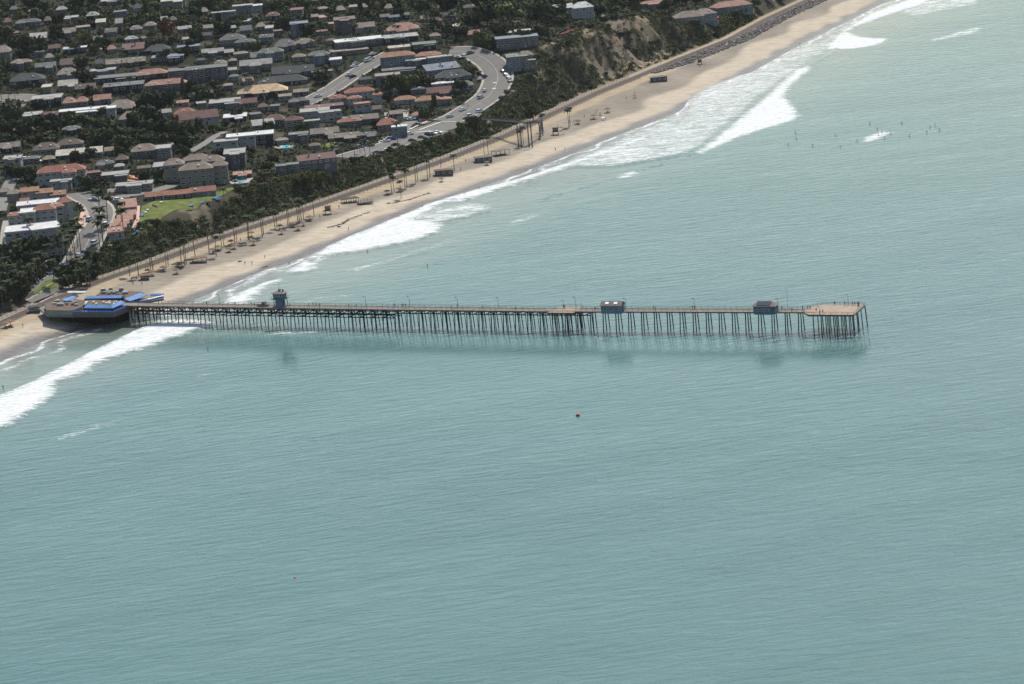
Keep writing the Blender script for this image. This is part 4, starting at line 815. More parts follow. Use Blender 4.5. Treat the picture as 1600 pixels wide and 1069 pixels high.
 ('tan cottage right of the long white flash of roof', (336, 354, 93, 99, 105, tn_, 'hip', gw)), ('white two-part house with columns at the top of the cliff', [(898, 929, 2, 12, 30, wh, 'hip', ww, 8), (860, 896, 6, 13, 22, wh, 'gable', bw, 6)]),
 ('pink roof peeping over the cliff top', (1003, 1040, 0, 5, 12, st_t, 'hip', pw, 6)), ('tan-roofed blue-walled beach house by the railway', [(1056, 1102, 16, 27, 35, tt, 'hip', bw, 6), (1092, 1122, 12, 22, 38, tt, 'hip', bw, 24)]),
 ('salmon-roofed beach house at the top right of the land', (1118, 1178, 0, 10, 20, st_t, 'hip', bw, 20)), ('dark blue-grey house among trees at top centre', (455, 482, 32, 38, 56, bg_, 'flat', bw)),
 ('grey house with pale roof at the top centre', (595, 640, 20, 25, 32, gr, 'gable', dw)), ('white small house at the top edge right of centre', (478, 494, -2, 2, 8, wh, 'flat', gw)),
 ('tan terrace house above the garden walls', (160, 200, 268, 274, 282, pl_, 'flat', pw)), ('low grey house below the tan condominium annex', (182, 238, 284, 290, 300, pl_, 'flat', cw)),
 ('small tan gabled house under the yellow roof', (436, 456, 146, 150, 158, tn_, 'gable', cw)), ('greyish house left of the upper street bend', (452, 484, 152, 158, 165, gr, 'hip', gw)),
 ('tan roofed low house left of the hotel', [(-4, 20, 293, 300, 308, tn_, 'hip', cw), (12, 32, 296, 303, 316, tn_, 'hip', cw)]),
 ('small grey-roofed house on the slope left of the dark grove', (98, 126, 196, 202, 210, gr, 'hip', dw)), ('dull brown house under trees near the left edge', (20, 50, 196, 203, 210, br, 'hip', dw)),
 ('low brown house in the shade above the grove', (224, 262, 148, 155, 161, br, 'hip', dw)), ('grey cottage above the lawn terrace', (560, 588, 206, 211, 217, gr, 'gable', gw)),
]
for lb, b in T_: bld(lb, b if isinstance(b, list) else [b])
_rc = random.Random(77); _n = 0
AUTO = []
_try = 0
while _n < 105 and _try < 16000:
    _try += 1; x0 = _rc.uniform(2, 740); y = _rc.uniform(18, 285); w_ = _rc.uniform(12, 25) * (.8 + y / 900); x1 = x0 + w_; hh = _rc.uniform(5, 8); v = _rc.uniform(4, 8)
    if y > 235 and x0 > 380 or (x0 < 330 and 188 < y < 232) or y < 50 and _rc.random() < .7: continue
    if any(x1 > a - 1 and x0 < b + 1 and y > t + 1 and y - hh - v < bo + 2 for a, b, t, bo in RECTS): continue
    p = HIT((x0 + x1) / 2, y - 2)
    if nearroad(p.x, p.y, 8): continue
    s_, t_ = TOST(p)
    if t_ - np.interp(s_, RS, RT) < 22 + 1.15 * (np.interp(s_, CS, CH) - 4): continue
    rn, rc_ = _rc.choice((('grey', gr), ('tan', tt), ('brown', br), ('dark grey', dk), ('pale', pl_), ('salmon', st_t), ('pinkish tan', tn_), ('maroon', mr_))); rt2 = _rc.choice(('hip', 'gable', 'hip', 'flat'))
    h = min(HOUSES, key=lambda h: (h[0] - x0) ** 2 + 3 * (h[1] - y) ** 2); dx, dy = (x0 + x1) / 2 - h[0], y - h[1]; pr = ('right of' if dx > 0 else 'left of') if abs(dx) > abs(dy) * 1.3 else ('below' if dy > 0 else 'behind')
    AUTO.append((f'{rn} {rt2}-roofed cottage {pr} the ' + ' '.join(h[2].split(',')[0].split()[:8]), (x0, x1, y - hh - v, y - hh, y, rn and rc_, rt2, _rc.choice((gw, cw, dw, bw, dsk, ww)), _rc.uniform(-3, 12)))); RECTS.append((x0, x1, y - hh - v, y)); _n += 1
_ct = {}
_tot = {}
for lb, b in AUTO: _tot[lb] = _tot.get(lb, 0) + 1
AUTO.sort(key=lambda v: v[1][0])
for lb, b in AUTO:
    _ct[lb] = _ct.get(lb, 0) + 1
    if _tot[lb] > 1: lb = ordw(_ct[lb]) + ' from left, ' + lb
    w = lb.split()[:16]
    while w[-1] in ('a', 'the', 'with', 'of', 'and', 'in', 'by', 'above', 'below', 'small', 'its', 'over', 'dark', 'one', 'flat', 'long'): w.pop()
    hs = list(HOUSES); bld(' '.join(w), [b]); HOUSES[:] = hs
bld('white hotel with tiers of orange-red tiled roofs, lower left', [(16, 38, 331, 337, 370, rt_, 'hip', ww, 5), (36, 58, 326, 333, 368, wh, 'flat', ww, 5), (55, 90, 319, 328, 362, rt_, 'hip', ww, 5), (78, 102, 316, 323, 350, ot, 'hip', ww, 8), (28, 92, 313, 320, 332, wh, 'flat', ww, 5), (98, 116, 307, 316, 345, rt_, 'hip', ww, 20),
     (34, 62, 292, 299, 316, ot, 'gable', ww, 4), (58, 84, 294, 301, 316, ot, 'gable', ww, 4), (80, 104, 297, 304, 316, ot, 'gable', ww, 4), (32, 46, 309, 316, 324, rt_, 'gable', ww)], 'hotel', 'hotel')
bld('white apartment block with a glaring white flat roof, lower left', [(12, 62, 352, 362, 398, wh, 'flat', ww, 4), (56, 100, 347, 358, 400, wh, 'flat', ww, 14)], 'apartment block', 'apartment_building')
bld('small red tiled house among palms at the lower left', [(10, 40, 385, 392, 402, rt_, 'hip', gw)])
mt = [(187, 213, 315, 321, 325, st_t, 'shed', ww, 4), (186, 214, 321, 327, 331, st_t, 'shed', ww, 4), (190, 213, 332, 338, 343, st_t, 'shed', ww, 4), (184, 208, 339, 346, 351, st_t, 'shed', ww, 4), (179, 202, 345, 352, 357, st_t, 'shed', ww, 4), (175, 198, 350, 357, 363, st_t, 'shed', ww, 4), (171, 194, 356, 362, 374, st_t, 'shed', ww, 4)]
bld('stepped row of red tiled motel units running down beside the road', mt, 'motel', 'motel')
bld('long low cottage row with one red tiled roof above the lawn', [(228, 266, 299, 306, 313, rt_, 'gable', dw, 6), (264, 300, 296, 303, 311, rt_, 'gable', dw, 6), (298, 338, 291, 299, 307, rt_, 'gable', bw, 6)], 'cottage row', 'cottage_row')
# ---------------------------------------------------------------- buildings and structures of the beach
def box_house(name, label, cat, px, w, d, h, wall, roof, rz, ov=.7, rise=.6, open_=False):
    p = HIT(*px); r = thing(name, label, cat, p, R(rz))
    if open_:
        g = MB(); [g.tube([(x, y, -.3), (x, y, h)], .14, 5) for x in (-w / 2, -w / 6, w / 6, w / 2) for y in (0, d)]; part('post', g, 'trunk_brown', r)
        t = MB(); [t.box(x - .9, x + .9, d * .35, d * .35 + .8, .6, .75) for x in (-w / 3, 0, w / 3)]; part('table', t, 'wood_tan', r)
    else:
        part('wall', MB().box(-w / 2, w / 2, 0, d, -.5, h), wall, r)
        for i in range(3): winobj(r, 1.2, 1.0, (-w / 3 + i * w / 3, -.02, 1.1))
        part('door', MB().box(w / 2, w / 2 + .05, d * .3, d * .3 + 1, 0, 2.1), 'dark_wall', r)
    x = w / 2 + ov; part('roof', MB().add([(-x, -ov, h), (x, -ov, h), (x, d + ov, h), (-x, d + ov, h), (-x * .6, d / 2, h + rise), (x * .6, d / 2, h + rise), (-x, -ov, h - .2), (x, -ov, h - .2), (x, d + ov, h - .2), (-x, d + ov, h - .2)], [(0, 1, 5, 4), (1, 2, 5), (2, 3, 4, 5), (3, 0, 4), (6, 9, 8, 7), (0, 6, 7, 1), (1, 7, 8, 2), (2, 8, 9, 3), (3, 9, 6, 0)]), roof, r)
    return r
box_house('restroom', 'dark flat restroom building on the sand between palm groups', 'restroom', (694, 275), 10, 5, 3.2, 'concession', 'brown_roof', 0)
box_house('snack_bar', 'dark brown snack bar on the sand below the footbridge', 'snack bar', (757, 254), 9, 6, 3.0, 'concession', 'concession', 10)
box_house('picnic_shelter', 'long open picnic shelter beside the snack bar below the footbridge', 'shelter', (786, 243), 9, 5, 3.0, 'concession', 'green_grey_roof', 32, open_=True)
box_house('picnic_shelter', 'open picnic shelter against the railway below the bluff condominium', 'shelter', (549, 317), 8, 4, 2.4, 'concession', 'dark_roof', 20, open_=True)
box_house('picnic_shelter', 'open shelter with dark roof among the palms near the pier', 'shelter', (312, 411), 7, 4.5, 2.6, 'concession', 'thatch', 5, open_=True)
box_house('kiosk', 'small brown hut with wide roof close to the restaurant on the sand', 'hut', (226, 438), 4, 3, 2.4, 'concession', 'thatch', 0)
box_house('storage_hut', 'flat dark wooden hut at the end of the boulders by the railway', 'hut', (1031, 128), 10, 5, 3.2, 'concession', 'grey_roof', 12)
box_house('kiosk', 'grey-roofed hut just left of the restaurant, behind the palms', 'hut', (54, 489), 5, 3.5, 2.8, 'grey_wall', 'dark_roof', 0)
r = thing('playground_deck', 'raised wooden frame with tall posts on the sand near the shelters', 'deck', HIT(572, 320), R(18)); g = MB()
for x in range(-4, 5, 2):
    for y in (0, 3.4): g.tube([(x, y, -.4), (x, y, 2.6)], .13, 5)
part('post', g, 'trunk_brown', r); part('platform', MB().box(-4.2, 4.2, 0, 3.4, .7, .95), 'timber_dark', r)
def guard(px, label, rz, s=1):
    r = thing('lifeguard_stand', label, 'lifeguard tower', HIT(*px), R(rz)); r.scale = (s,) * 3; g = MB()
    for x in (-1.4, 1.4):
        for y in (0, 2.6): g.tube([(x * 1.15, y, -.4), (x, y, 1.9)], .12, 5)
    part('leg', g, 'trunk_brown', r); part('platform', MB().box(-2.2, 2.2, -1.2, 2.8, 1.85, 2.05), 'wood_tan', r); c_ = part('cabin', MB().box(-1.5, 1.5, 0, 2.6, 2.05, 4.3), 'brown_wall', r); winobj(c_, 2.2, 1.0, (0, -.02, 2.9))
    part('roof', MB().box(-1.9, 1.9, -.6, 3, 4.3, 4.5), 'thatch', r); part('ramp', MB().add([(2.2, 0, 2.0), (2.2, 1.1, 2.0), (5.2, 1.1, 0), (5.2, 0, 0), (2.2, 0, 1.85), (2.2, 1.1, 1.85), (5.0, 1.1, 0), (5.0, 0, 0)], [(0, 3, 2, 1), (4, 5, 6, 7), (0, 4, 7, 3), (1, 2, 6, 5)]), 'wood_tan', r)
guard((513, 335), 'brown lifeguard hut with ramp on the sand left of the picnic shelter', 5); guard((869, 211), 'brown lifeguard hut with umbrella on the sand right of the footbridge stairs', 8)
guard((1094, 101), 'small lifeguard stand on the sand in front of the boulders', 5, .8)
# footbridge over the railway
r = thing('footbridge', 'grey footbridge from the bluff over the railway with towers and stairs down to the sand', 'footbridge', HIT(829, 226)); q = -Vector(r.location)
pa = HIT(752, 189); pb = HIT(829, 226); zt = 15.5; pb2 = Vector((pb.x, pb.y, zt)); dr = (pb2 - pa).normalized(); nn_ = cr(dr.xy)
ra = Vector((pa.x, pa.y, pa.z + 1.2)); rb = Vector((pb.x, pb.y, zt)); g = MB(); g.bar(ra, rb, .9); g2 = MB()
for s_ in (-1.1, 1.1):
    o = Vector((nn_.x * s_, nn_.y * s_, 0)); g.bar(ra + o, rb + o, .5); g2.bar(ra + o + Vector((0, 0, 1.2)), rb + o + Vector((0, 0, 1.2)), .22); g2.bar(ra + o + Vector((0, 0, .7)), rb + o + Vector((0, 0, .7)), .12)
part('span', g, 'bridge_paint', r, loc=q); part('railing', g2, 'bridge_paint', r, loc=q)
for px in ((813, 231), (829, 226), (829.5, 231), (846, 212)):
    p = HIT(*px); g = MB(); 
    for a in (-.9, .9): g.tube([(p.x + a, p.y, p.z - 1), (p.x + a, p.y, zt + (.6 if px[0] != 846 else -3))], .32, 6)
    part('tower', g, 'bridge_paint', r, loc=q)
g = MB(); e1 = HIT(848, 213); e1 = Vector((e1.x, e1.y, zt - 4)); e2 = HIT(843, 219)
for s_ in (-1, 1): o = Vector((s_ * .4, s_ * .8, 0)); g.bar(rb + o, e1 + o, .5); g.bar(rb + o + Vector((0, 0, 1.1)), e1 + o + Vector((0, 0, 1.1)), .2); g.bar(e1 + o, e2 + o, .6); g.bar(e1 + o + Vector((0, 0, 1.1)), e2 + o + Vector((0, 0, 1.1)), .2)
g.bar(rb, e1, .8); g.bar(e1, e2, 1.2); part('stairs', g, 'tower_green', r, loc=q)
r = thing('retaining_wall', 'pale stone edging wall along the bluff terrace below the red umbrellas', 'wall', HIT(866, 66)); q = -Vector(r.location); g = MB()
W_ = [HIT(866, 66), HIT(880, 62), HIT(892, 57), HIT(903, 51)]
for a_, b_ in zip(W_[:-1], W_[1:]): g.add([a_ + Vector((0, 0, -1)), b_ + Vector((0, 0, -1)), b_ + Vector((0, 0, 1)), a_ + Vector((0, 0, 1)), a_ + Vector((0, .5, -1)), b_ + Vector((0, .5, -1)), b_ + Vector((0, .5, 1)), a_ + Vector((0, .5, 1))], [(0, 1, 2, 3), (3, 2, 6, 7), (5, 4, 7, 6), (0, 3, 7, 4), (1, 5, 6, 2)])
part('wall', g, 'pavement', r, loc=q)
# hedges, garden walls
for lb, a_, b_, h, m in [('long pale retaining wall above the parked cars by the parking lane', (600, 183), (690, 191), 1.0, 'retaining'), ('stepped garden wall with pink coping above the motel', (144, 270), (218, 283), 1.2, 'terracotta_deck'),
                         ('low white wall at the foot of the motel row', (170, 377), (212, 378), 1.0, 'white_wall'), ('low grey wall between the lawn and the cottage path', (238, 322), (246, 325), 1.2, 'retaining'), ('pale kerb wall along the outer edge of the terrace road', (548, 254), (640, 232), .9, 'pavement')]:
    p, q2 = HIT(*a_), HIT(*b_); r = thing('garden_wall', lb, 'wall', p); d = (q2 - p); n = max(2, int(d.xy.length / 5)); g = MB()
    for i in range(n):
        u0, u1 = p + d * i / n, p + d * (i + 1) / n; u0.z = ZG(u0.x, u0.y); u1.z = ZG(u1.x, u1.y); y_ = Vector((0, .35, 0))
        V = [u0 + Vector((0, 0, -.5)), u1 + Vector((0, 0, -.5)), u1 + Vector((0, 0, h)), u0 + Vector((0, 0, h))]; g.add(V + [v + y_ for v in V], [(0, 1, 2, 3), (3, 2, 6, 7), (5, 4, 7, 6)] + ([(0, 3, 7, 4)] if i == 0 else []) + ([(1, 5, 6, 2)] if i == n - 1 else []))
    part('wall', g, m, r, loc=-p)
# ---------------------------------------------------------------- vegetation
def crown(seed, n, rx, rz_, z0, lobes=6, q=.55):
    rs = random.Random(seed); L = [(0, 0, z0, rx * .62, rz_ * .8)]
    for i in range(lobes):
        a = rs.uniform(0, 6.28); k = rs.uniform(.35, .75); L.append((math.cos(a) * rx * k, math.sin(a) * rx * k, z0 + rs.uniform(-.5, .55) * rz_, rx * rs.uniform(.3, .5), rz_ * rs.uniform(.35, .6)))
    g = MB(); V = []; F = []
    for i in range(n):
        c = rs.choice(L); u = Vector((rs.gauss(0, 1), rs.gauss(0, 1), rs.gauss(0, 1) + .25)).normalized(); k = rs.uniform(.72, 1.08)
        p = Vector((c[0] + u.x * c[3] * k, c[1] + u.y * c[3] * k, c[2] + u.z * c[4] * k)); nn = (u + Vector((rs.gauss(0, .45), rs.gauss(0, .45), rs.gauss(0, .45)))).normalized()
        a = nn.cross(Vector((rs.random(), rs.random(), rs.random()))).normalized(); b = nn.cross(a); s = q * rs.uniform(.6, 1.3); o = len(V)
        V += [p + a * s, p + b * s * .8, p - a * s * .9, p - b * s * .7]; F.append((o, o + 1, o + 2, o + 3))
    g.add(V, F); return g, L
TREES = {}
def tree_t(kind, seed, n, rx, rz_, z0, leaf, q, lobes=6, tr=.28):
    r = thing('tree', 'x', 'tree'); g, L = crown(seed, n, rx, rz_, z0, lobes, q); t = MB(); rs = random.Random(seed)
    t.tube([(0, 0, -.8), (rs.uniform(-.2, .2), 0, z0 * .45), (0, 0, z0)], [tr, tr * .75, tr * .4], 6)
    for c in L[1:6]: t.tube([(0, 0, z0 * .45), ((c[0]) * .5, c[1] * .5, (z0 * .45 + c[2]) / 2 + .2), (c[0], c[1], c[2])], [tr * .5, tr * .35, tr * .15], 5)
    part('trunk', t, 'trunk_brown', r); part('crown', g, leaf, r); TREES.setdefault(kind, []).append(r); return r
for i in range(4): tree_t('dark round tree', 10 + i, 620, 4.2, 3.1, 3.9, 'leaf_dark', .72, 9)
for i in range(4): tree_t('mid green round tree', 20 + i, 560, 3.8, 2.7, 3.4, 'leaf_green', .68, 9)
for i in range(3): tree_t('olive loose tree', 30 + i, 380, 3.4, 2.5, 3.5, 'leaf_olive', .58, 10)
for i in range(3): tree_t('tall narrow evergreen', 40 + i, 360, 1.7, 4.6, 6.2, 'leaf_dark', .5, 7)
tree_t('rust coloured tree', 50, 420, 3.2, 3.4, 5.0, 'leaf_rust', .55); tree_t('bright green tree', 51, 420, 3.6, 2.4, 4.0, 'leaf_bright', .58); tree_t('grey-green bush', 52, 220, 2.0, 1.2, 1.3, 'leaf_grey', .42); tree_t('low dark bush', 53, 220, 2.1, 1.3, 1.3, 'leaf_dark', .45); tree_t('low green bush', 54, 220, 1.9, 1.2, 1.2, 'leaf_green', .42)
tree_t('low olive bush', 55, 200, 1.9, 1.1, 1.1, 'leaf_olive', .42); tree_t('bright green bush', 56, 220, 1.8, 1.1, 1.1, 'leaf_bright', .42)
def palm_t(seed, h, lean=.0, nf=30, fl=2.9):
    rs = random.Random(seed); r = thing('palm_tree', 'x', 'palm'); t = MB(); t.tube([(0, 0, -.6), (lean * .3, 0, h * .4), (lean, 0, h)], [.24, .17, .15], 6); part('trunk', t, 'trunk_brown', r)
    g = MB(); s = MB()
    for i in range(nf):
        a = 6.283 * i / nf + rs.uniform(-.15, .15); e = rs.uniform(-.25, 1.1); L = fl * rs.uniform(.8, 1.1); w = .46; P = []
        for k in range(5):
            f = k / 4; P.append(Vector((lean + math.cos(a) * L * f * math.cos(e * (1 - f * .6)), math.sin(a) * L * f * math.cos(e * (1 - f * .6)), h + math.sin(e) * L * f * .9 - 1.5 * f * f)))
        sd_ = Vector((-math.sin(a), math.cos(a), 0)); V = []
        for k, p in enumerate(P): ww_ = w * (.35, 1, 1, .8, .15)[k]; V += [p + sd_ * ww_ - Vector((0, 0, ww_ * .5)), p + Vector((0, 0, .05)), p - sd_ * ww_ - Vector((0, 0, ww_ * .5))]
        g.add(V, [f_ for k in range(4) for f_ in ((k * 3, k * 3 + 1, k * 3 + 4, k * 3 + 3), (k * 3 + 1, k * 3 + 2, k * 3 + 5, k * 3 + 4))])
    part('crown', g, 'palm_leaf', r); part('dead_fronds', MB().lathe([(.25, h - 1.4), (.55, h - .9), (.3, h + .05)], 7, lean, 0), 'trunk_brown', r); return r
PALMS = [palm_t(1, 11.5, .3), palm_t(2, 10, -.4), palm_t(3, 12.5, .1), palm_t(4, 7.5, .2, 26, 2.9)]
USED = set(); PROTO = [r for v in TREES.values() for r in v] + PALMS
def place(proto, p, rz, s, label=None, cat=None, group=None):
    if id(proto) not in USED: USED.add(id(proto)); o = proto; o.location = p; o.rotation_euler = (0, 0, rz)
    else: o = clone(proto, p, rz)
    o.scale = (s, s, s * random.uniform(.92, 1.1)); tag(o, label, cat, group); return o
REG = []          # (object, px, kind) for labels
def plant(kind, p, s=1.0, cat='tree'):
    rs = random.choice(TREES[kind]); o = place(rs, (p[0], p[1], ZG(p[0], p[1]) - .15), random.uniform(0, 6.28), s, None, 'bush' if 'bush' in kind else 'tree')
    o.name = 'bush' if 'bush' in kind else 'tree'; x, y, _ = PR((p[0], p[1], ZG(p[0], p[1]))); REG.append((o, x, y, kind)); return o
BIG = [('bright green tree', 797, 42, 2.7), ('dark round tree', 762, 40, 2.5), ('dark round tree', 848, 40, 2.4), ('dark round tree', 740, 46, 1.6), ('dark round tree', 700, 22, 1.9), ('dark round tree', 665, 20, 1.7), ('dark round tree', 830, 22, 1.7), ('dark round tree', 872, 34, 1.6), ('dark round tree', 780, 60, 1.4), ('dark round tree', 720, 62, 1.4), ('dark round tree', 700, 58, 1.5), ('dark round tree', 800, 8, 1.8), ('dark round tree', 750, 8, 1.8), ('dark round tree', 860, 6, 1.7),
 ('rust coloured tree', 264, 66, 1.9), ('mid green round tree', 131, 72, 1.7), ('mid green round tree', 160, 76, 1.5), ('mid green round tree', 146, 84, 1.3), ('bright green tree', 235, 62, 1.1), ('dark round tree', 88, 64, 1.6), ('dark round tree', 30, 84, 1.8), ('dark round tree', 60, 84, 1.7), ('dark round tree', 38, 96, 1.3),
 ('dark round tree', 70, 204, 1.6), ('dark round tree', 85, 214, 1.5), ('mid green round tree', 110, 200, 1.7), ('mid green round tree', 135, 201, 1.6), ('dark round tree', 150, 214, 1.8), ('dark round tree', 175, 222, 1.8), ('dark round tree', 195, 226, 1.7), ('dark round tree', 160, 230, 1.6), ('dark round tree', 215, 206, 1.8), ('dark round tree', 240, 196, 1.9), ('dark round tree', 255, 176, 2.0), ('dark round tree', 230, 172, 1.8), ('dark round tree', 280, 216, 1.7), ('dark round tree', 300, 214, 1.6), ('dark round tree', 285, 236, 1.6), ('dark round tree', 262, 212, 1.7), ('dark round tree', 245, 216, 1.5),
 ('dark round tree', 20, 200, 1.7), ('dark round tree', 10, 214, 1.6), ('dark round tree', 40, 214, 1.4), ('dark round tree', 12, 182, 1.5), ('dark round tree', 200, 236, 1.4), ('dark round tree', 225, 232, 1.3), ('mid green round tree', 315, 156, 1.7), ('dark round tree', 298, 152, 1.4), ('mid green round tree', 640, 142, 1.8), ('mid green round tree', 660, 132, 1.5), ('dark round tree', 612, 146, 1.6), ('mid green round tree', 625, 136, 1.4), ('olive loose tree', 672, 136, 1.4), ('dark round tree', 735, 120, .9), ('dark round tree', 722, 142, 1.0), ('mid green round tree', 715, 150, .9),
 ('tall narrow evergreen', 592, 160, 1.0), ('dark round tree', 605, 160, .9), ('dark round tree', 588, 200, .8), ('mid green round tree', 182, 236, 1.2), ('bright green tree', 183, 243, 1.0), ('dark round tree', 140, 252, 1.1), ('dark round tree', 120, 254, 1.0), ('tall narrow evergreen', 138, 250, .9), ('dark round tree', 34, 282, 1.3), ('dark round tree', 48, 284, 1.1), ('dark round tree', 20, 278, 1.0), ('dark round tree', 150, 300, 1.3), ('dark round tree', 135, 296, 1.2), ('dark round tree', 162, 294, 1.0), ('dark round tree', 246, 284, 1.0), ('dark round tree', 225, 286, 1.0),
 ('dark round tree', 60, 405, 1.6), ('dark round tree', 40, 412, 1.7), ('dark round tree', 20, 416, 1.6), ('dark round tree', 78, 396, 1.4), ('dark round tree', 5, 430, 1.6), ('dark round tree', 20, 440, 1.5), ('dark round tree', 8, 456, 1.5), ('dark round tree', 30, 452, 1.2), ('dark round tree', 55, 420, 1.4), ('dark round tree', 15, 474, 1.5), ('dark round tree', 35, 470, 1.2), ('mid green round tree', 110, 434, 1.3), ('mid green round tree', 125, 428, 1.3), ('dark round tree', 140, 428, 1.4), ('dark round tree', 108, 452, 1.2), ('dark round tree', 128, 446, 1.4), ('dark round tree', 100, 440, 1.1), ('dark round tree', 146, 436, 1.2),
 ('mid green round tree', 415, 268, 1.1), ('olive loose tree', 408, 280, 1.0), ('dark round tree', 345, 250, 1.0), ('dark round tree', 425, 258, 1.0), ('rust coloured tree', 410, 296, .8), ('mid green round tree', 480, 290, 1.1), ('mid green round tree', 500, 284, 1.1), ('dark round tree', 465, 296, 1.0), ('olive loose tree', 700, 190 + 30, 1.0), ('rust coloured tree', 748, 216, .6), ('olive loose tree', 833, 190, 1.6), ('mid green round tree', 740, 200, 1.2), ('mid green round tree', 720, 206, 1.0), ('dark round tree', 845, 60, 1.3), ('dark round tree', 822, 66, 1.2), ('dark round tree', 880, 40, 1.3), ('olive loose tree', 905, 46, 1.1), ('dark round tree', 990, 12, 1.4), ('dark round tree', 965, 10, 1.4), ('dark round tree', 1040, 20, 1.4), ('dark round tree', 1065, 8, 1.5), ('mid green round tree', 1090, 6, 1.4), ('olive loose tree', 1050, 24, 1.1), ('bright green tree', 1185, 14, 1.3), ('bright green tree', 1165, 24, 1.1), ('mid green round tree', 1150, 30, 1.1), ('bright green tree', 1205, 6, 1.3), ('mid green round tree', 1220, 2, 1.2)]
for k, x, y, s in BIG: plant(k, HIT(x, y), s)
rs = random.Random(21); nT = 0; PTS = [(o.location.x, o.location.y) for o, *_ in REG]
def blocked(p, hgt, rad):
    z = ZG(p[0], p[1]); x, y, k = PR((p[0], p[1], z)); sc = FPX / k; yt = y - hgt * sc; rr = rad * sc * .7
    if x < -20 or x > 1290 or y < -10: return True, x, y
    for a, b, t, bo in RECTS:
        if x + rr > a and x - rr < b and yt < bo - 2.5 and y > t + 3: return True, x, y
    return False, x, y
tries = 0
while nT < 172 and tries < 9000:
    tries += 1; s = rs.uniform(-120, 900) if rs.random() < .55 else rs.uniform(250, 760); t = rs.uniform(20, 560) if rs.random() < .5 else rs.uniform(200, 560); hc = float(np.interp(s, CS, CH)); rt = float(np.interp(s, RS, RT))
    if t - rt < 16 + 1.15 * (hc - 4): continue
    X, Y = xy(s, t); sc_ = rs.uniform(.7, 1.5); kind = rs.choices(['dark round tree', 'mid green round tree', 'olive loose tree', 'tall narrow evergreen'], [5, 3, 1.6, 1.2])[0]; hg = (11 if 'tall' in kind else 7) * sc_
    if nearroad(X, Y, 2.5 * sc_): continue
    bl_, x, y = blocked((X, Y), hg, 3 * sc_)
    if y > 480: continue
    if bl_ and (x < -20 or x > 1290 or y < -10 or rs.random() > .22): continue
    if any((X - a) ** 2 + (Y - b) ** 2 < 30 for a, b in PTS): continue
    PTS.append((X, Y)); plant(kind, (X, Y), sc_); nT += 1
nB = 0; tries = 0
while nB < 230 and tries < 9000:
    tries += 1; s = rs.uniform(-60, 900); rt = float(np.interp(s, RS, RT)); hc = float(np.interp(s, CS, CH)); bl = rs.random() < .55
    t = rt + (rs.uniform(10, 14 + 1.15 * (hc - 4)) if bl else rs.uniform(25, 400)); X, Y = xy(s, t)
    if nearroad(X, Y, 1.5): continue
    b_, x, y = blocked((X, Y), 2.2, 2)
    if b_ or (222 < x < 350 and 296 < y < 345): continue
    plant(rs.choices(['low dark bush', 'low green bush', 'low olive bush', 'grey-green bush', 'bright green bush'], [4, 4, 3, 2, .8])[0], (X, Y), rs.uniform(.7, 1.5)); nB += 1
# ground cover nobody could count
def vblocked(X, Y, Z, hgt, rad):
    v = np.stack([X, Y, Z], -1) - CAM; k = v @ Fv; x = 800 + FPX * (v @ RI) / k; y = 534.5 - FPX * (v @ UP) / k; sc = FPX / k; yt = y - hgt * sc; rr = rad * sc * .6
    b = (x < -30) | (x > 1300) | (y < -25)
    for a_, b_, t, bo in RECTS: b |= (x + rr > a_) & (x - rr < b_) & (yt < bo - 3.2) & (y > t + 2)
    for P, w in ROADS:
        for p, q in zip(P[:-1], P[1:]):
            dx, dy = q[0] - p[0], q[1] - p[1]; L = dx * dx + dy * dy + 1e-9; kk = np.clip(((X - p[0]) * dx + (Y - p[1]) * dy) / L, 0, 1); b |= np.hypot(X - p[0] - kk * dx, Y - p[1] - kk * dy) < w / 2 + rad * .7 + .8
    b |= (x > 214) & (x < 372) & (y > 291) & (y < 345) & ((y - 292) < (372 - x) * .55 + 14)
    return b
def cover(name, label, n, region, leaf, q, clump, seed, r0=.8, r1=1.8, hz=.8, cat='ground cover'):
    rs = np.random.RandomState(seed); s, t, ok = region(rs, n * 3); s, t = s[ok], t[ok]; X, Y = xy(s, t); Z = ZST(s, t); R_ = rs.uniform(r0, r1, len(X)) * np.where(rs.rand(len(X)) < .5, .7, 1)
    k = ~vblocked(X, Y, Z, 1.5 * hz * R_, R_); X, Y, Z, R_ = X[k][:n], Y[k][:n], Z[k][:n], R_[k][:n]; m = len(X)
    u = rs.normal(size=(m, clump, 3)); u /= np.linalg.norm(u, axis=-1, keepdims=True); u[..., 2] = np.abs(u[..., 2]); rad = R_[:, None, None]
    C_ = np.stack([X, Y, Z - .1], -1)[:, None, :] + u * rad * rs.uniform(.75, 1.05, (m, clump, 1)) * np.array([1, 1, hz]) * 1.1
    nn = u + rs.normal(size=u.shape) * .5; a = np.cross(nn, rs.normal(size=u.shape)); a /= np.linalg.norm(a, axis=-1, keepdims=True); b = np.cross(nn, a); b /= np.linalg.norm(b, axis=-1, keepdims=True)
    s_ = (q * rs.uniform(.6, 1.3, (m, clump, 1))) * np.sqrt(rad / r1 + .2); V = np.stack([C_ + a * s_, C_ + b * s_ * .8, C_ - a * s_ * .9, C_ - b * s_ * .7], 2).reshape(-1, 3); nq = m * clump
    me = bpy.data.meshes.new(name); me.vertices.add(len(V)); me.vertices.foreach_set('co', V.ravel().astype('f4')); me.loops.add(nq * 4); me.polygons.add(nq); me.loops.foreach_set('vertex_index', np.arange(nq * 4, dtype='i4')); me.polygons.foreach_set('loop_start', (np.arange(nq) * 4).astype('i4')); me.update(calc_edges=True)
    me.materials.append(MATS[leaf]); tag(link(name, me), label, cat, kind='stuff')
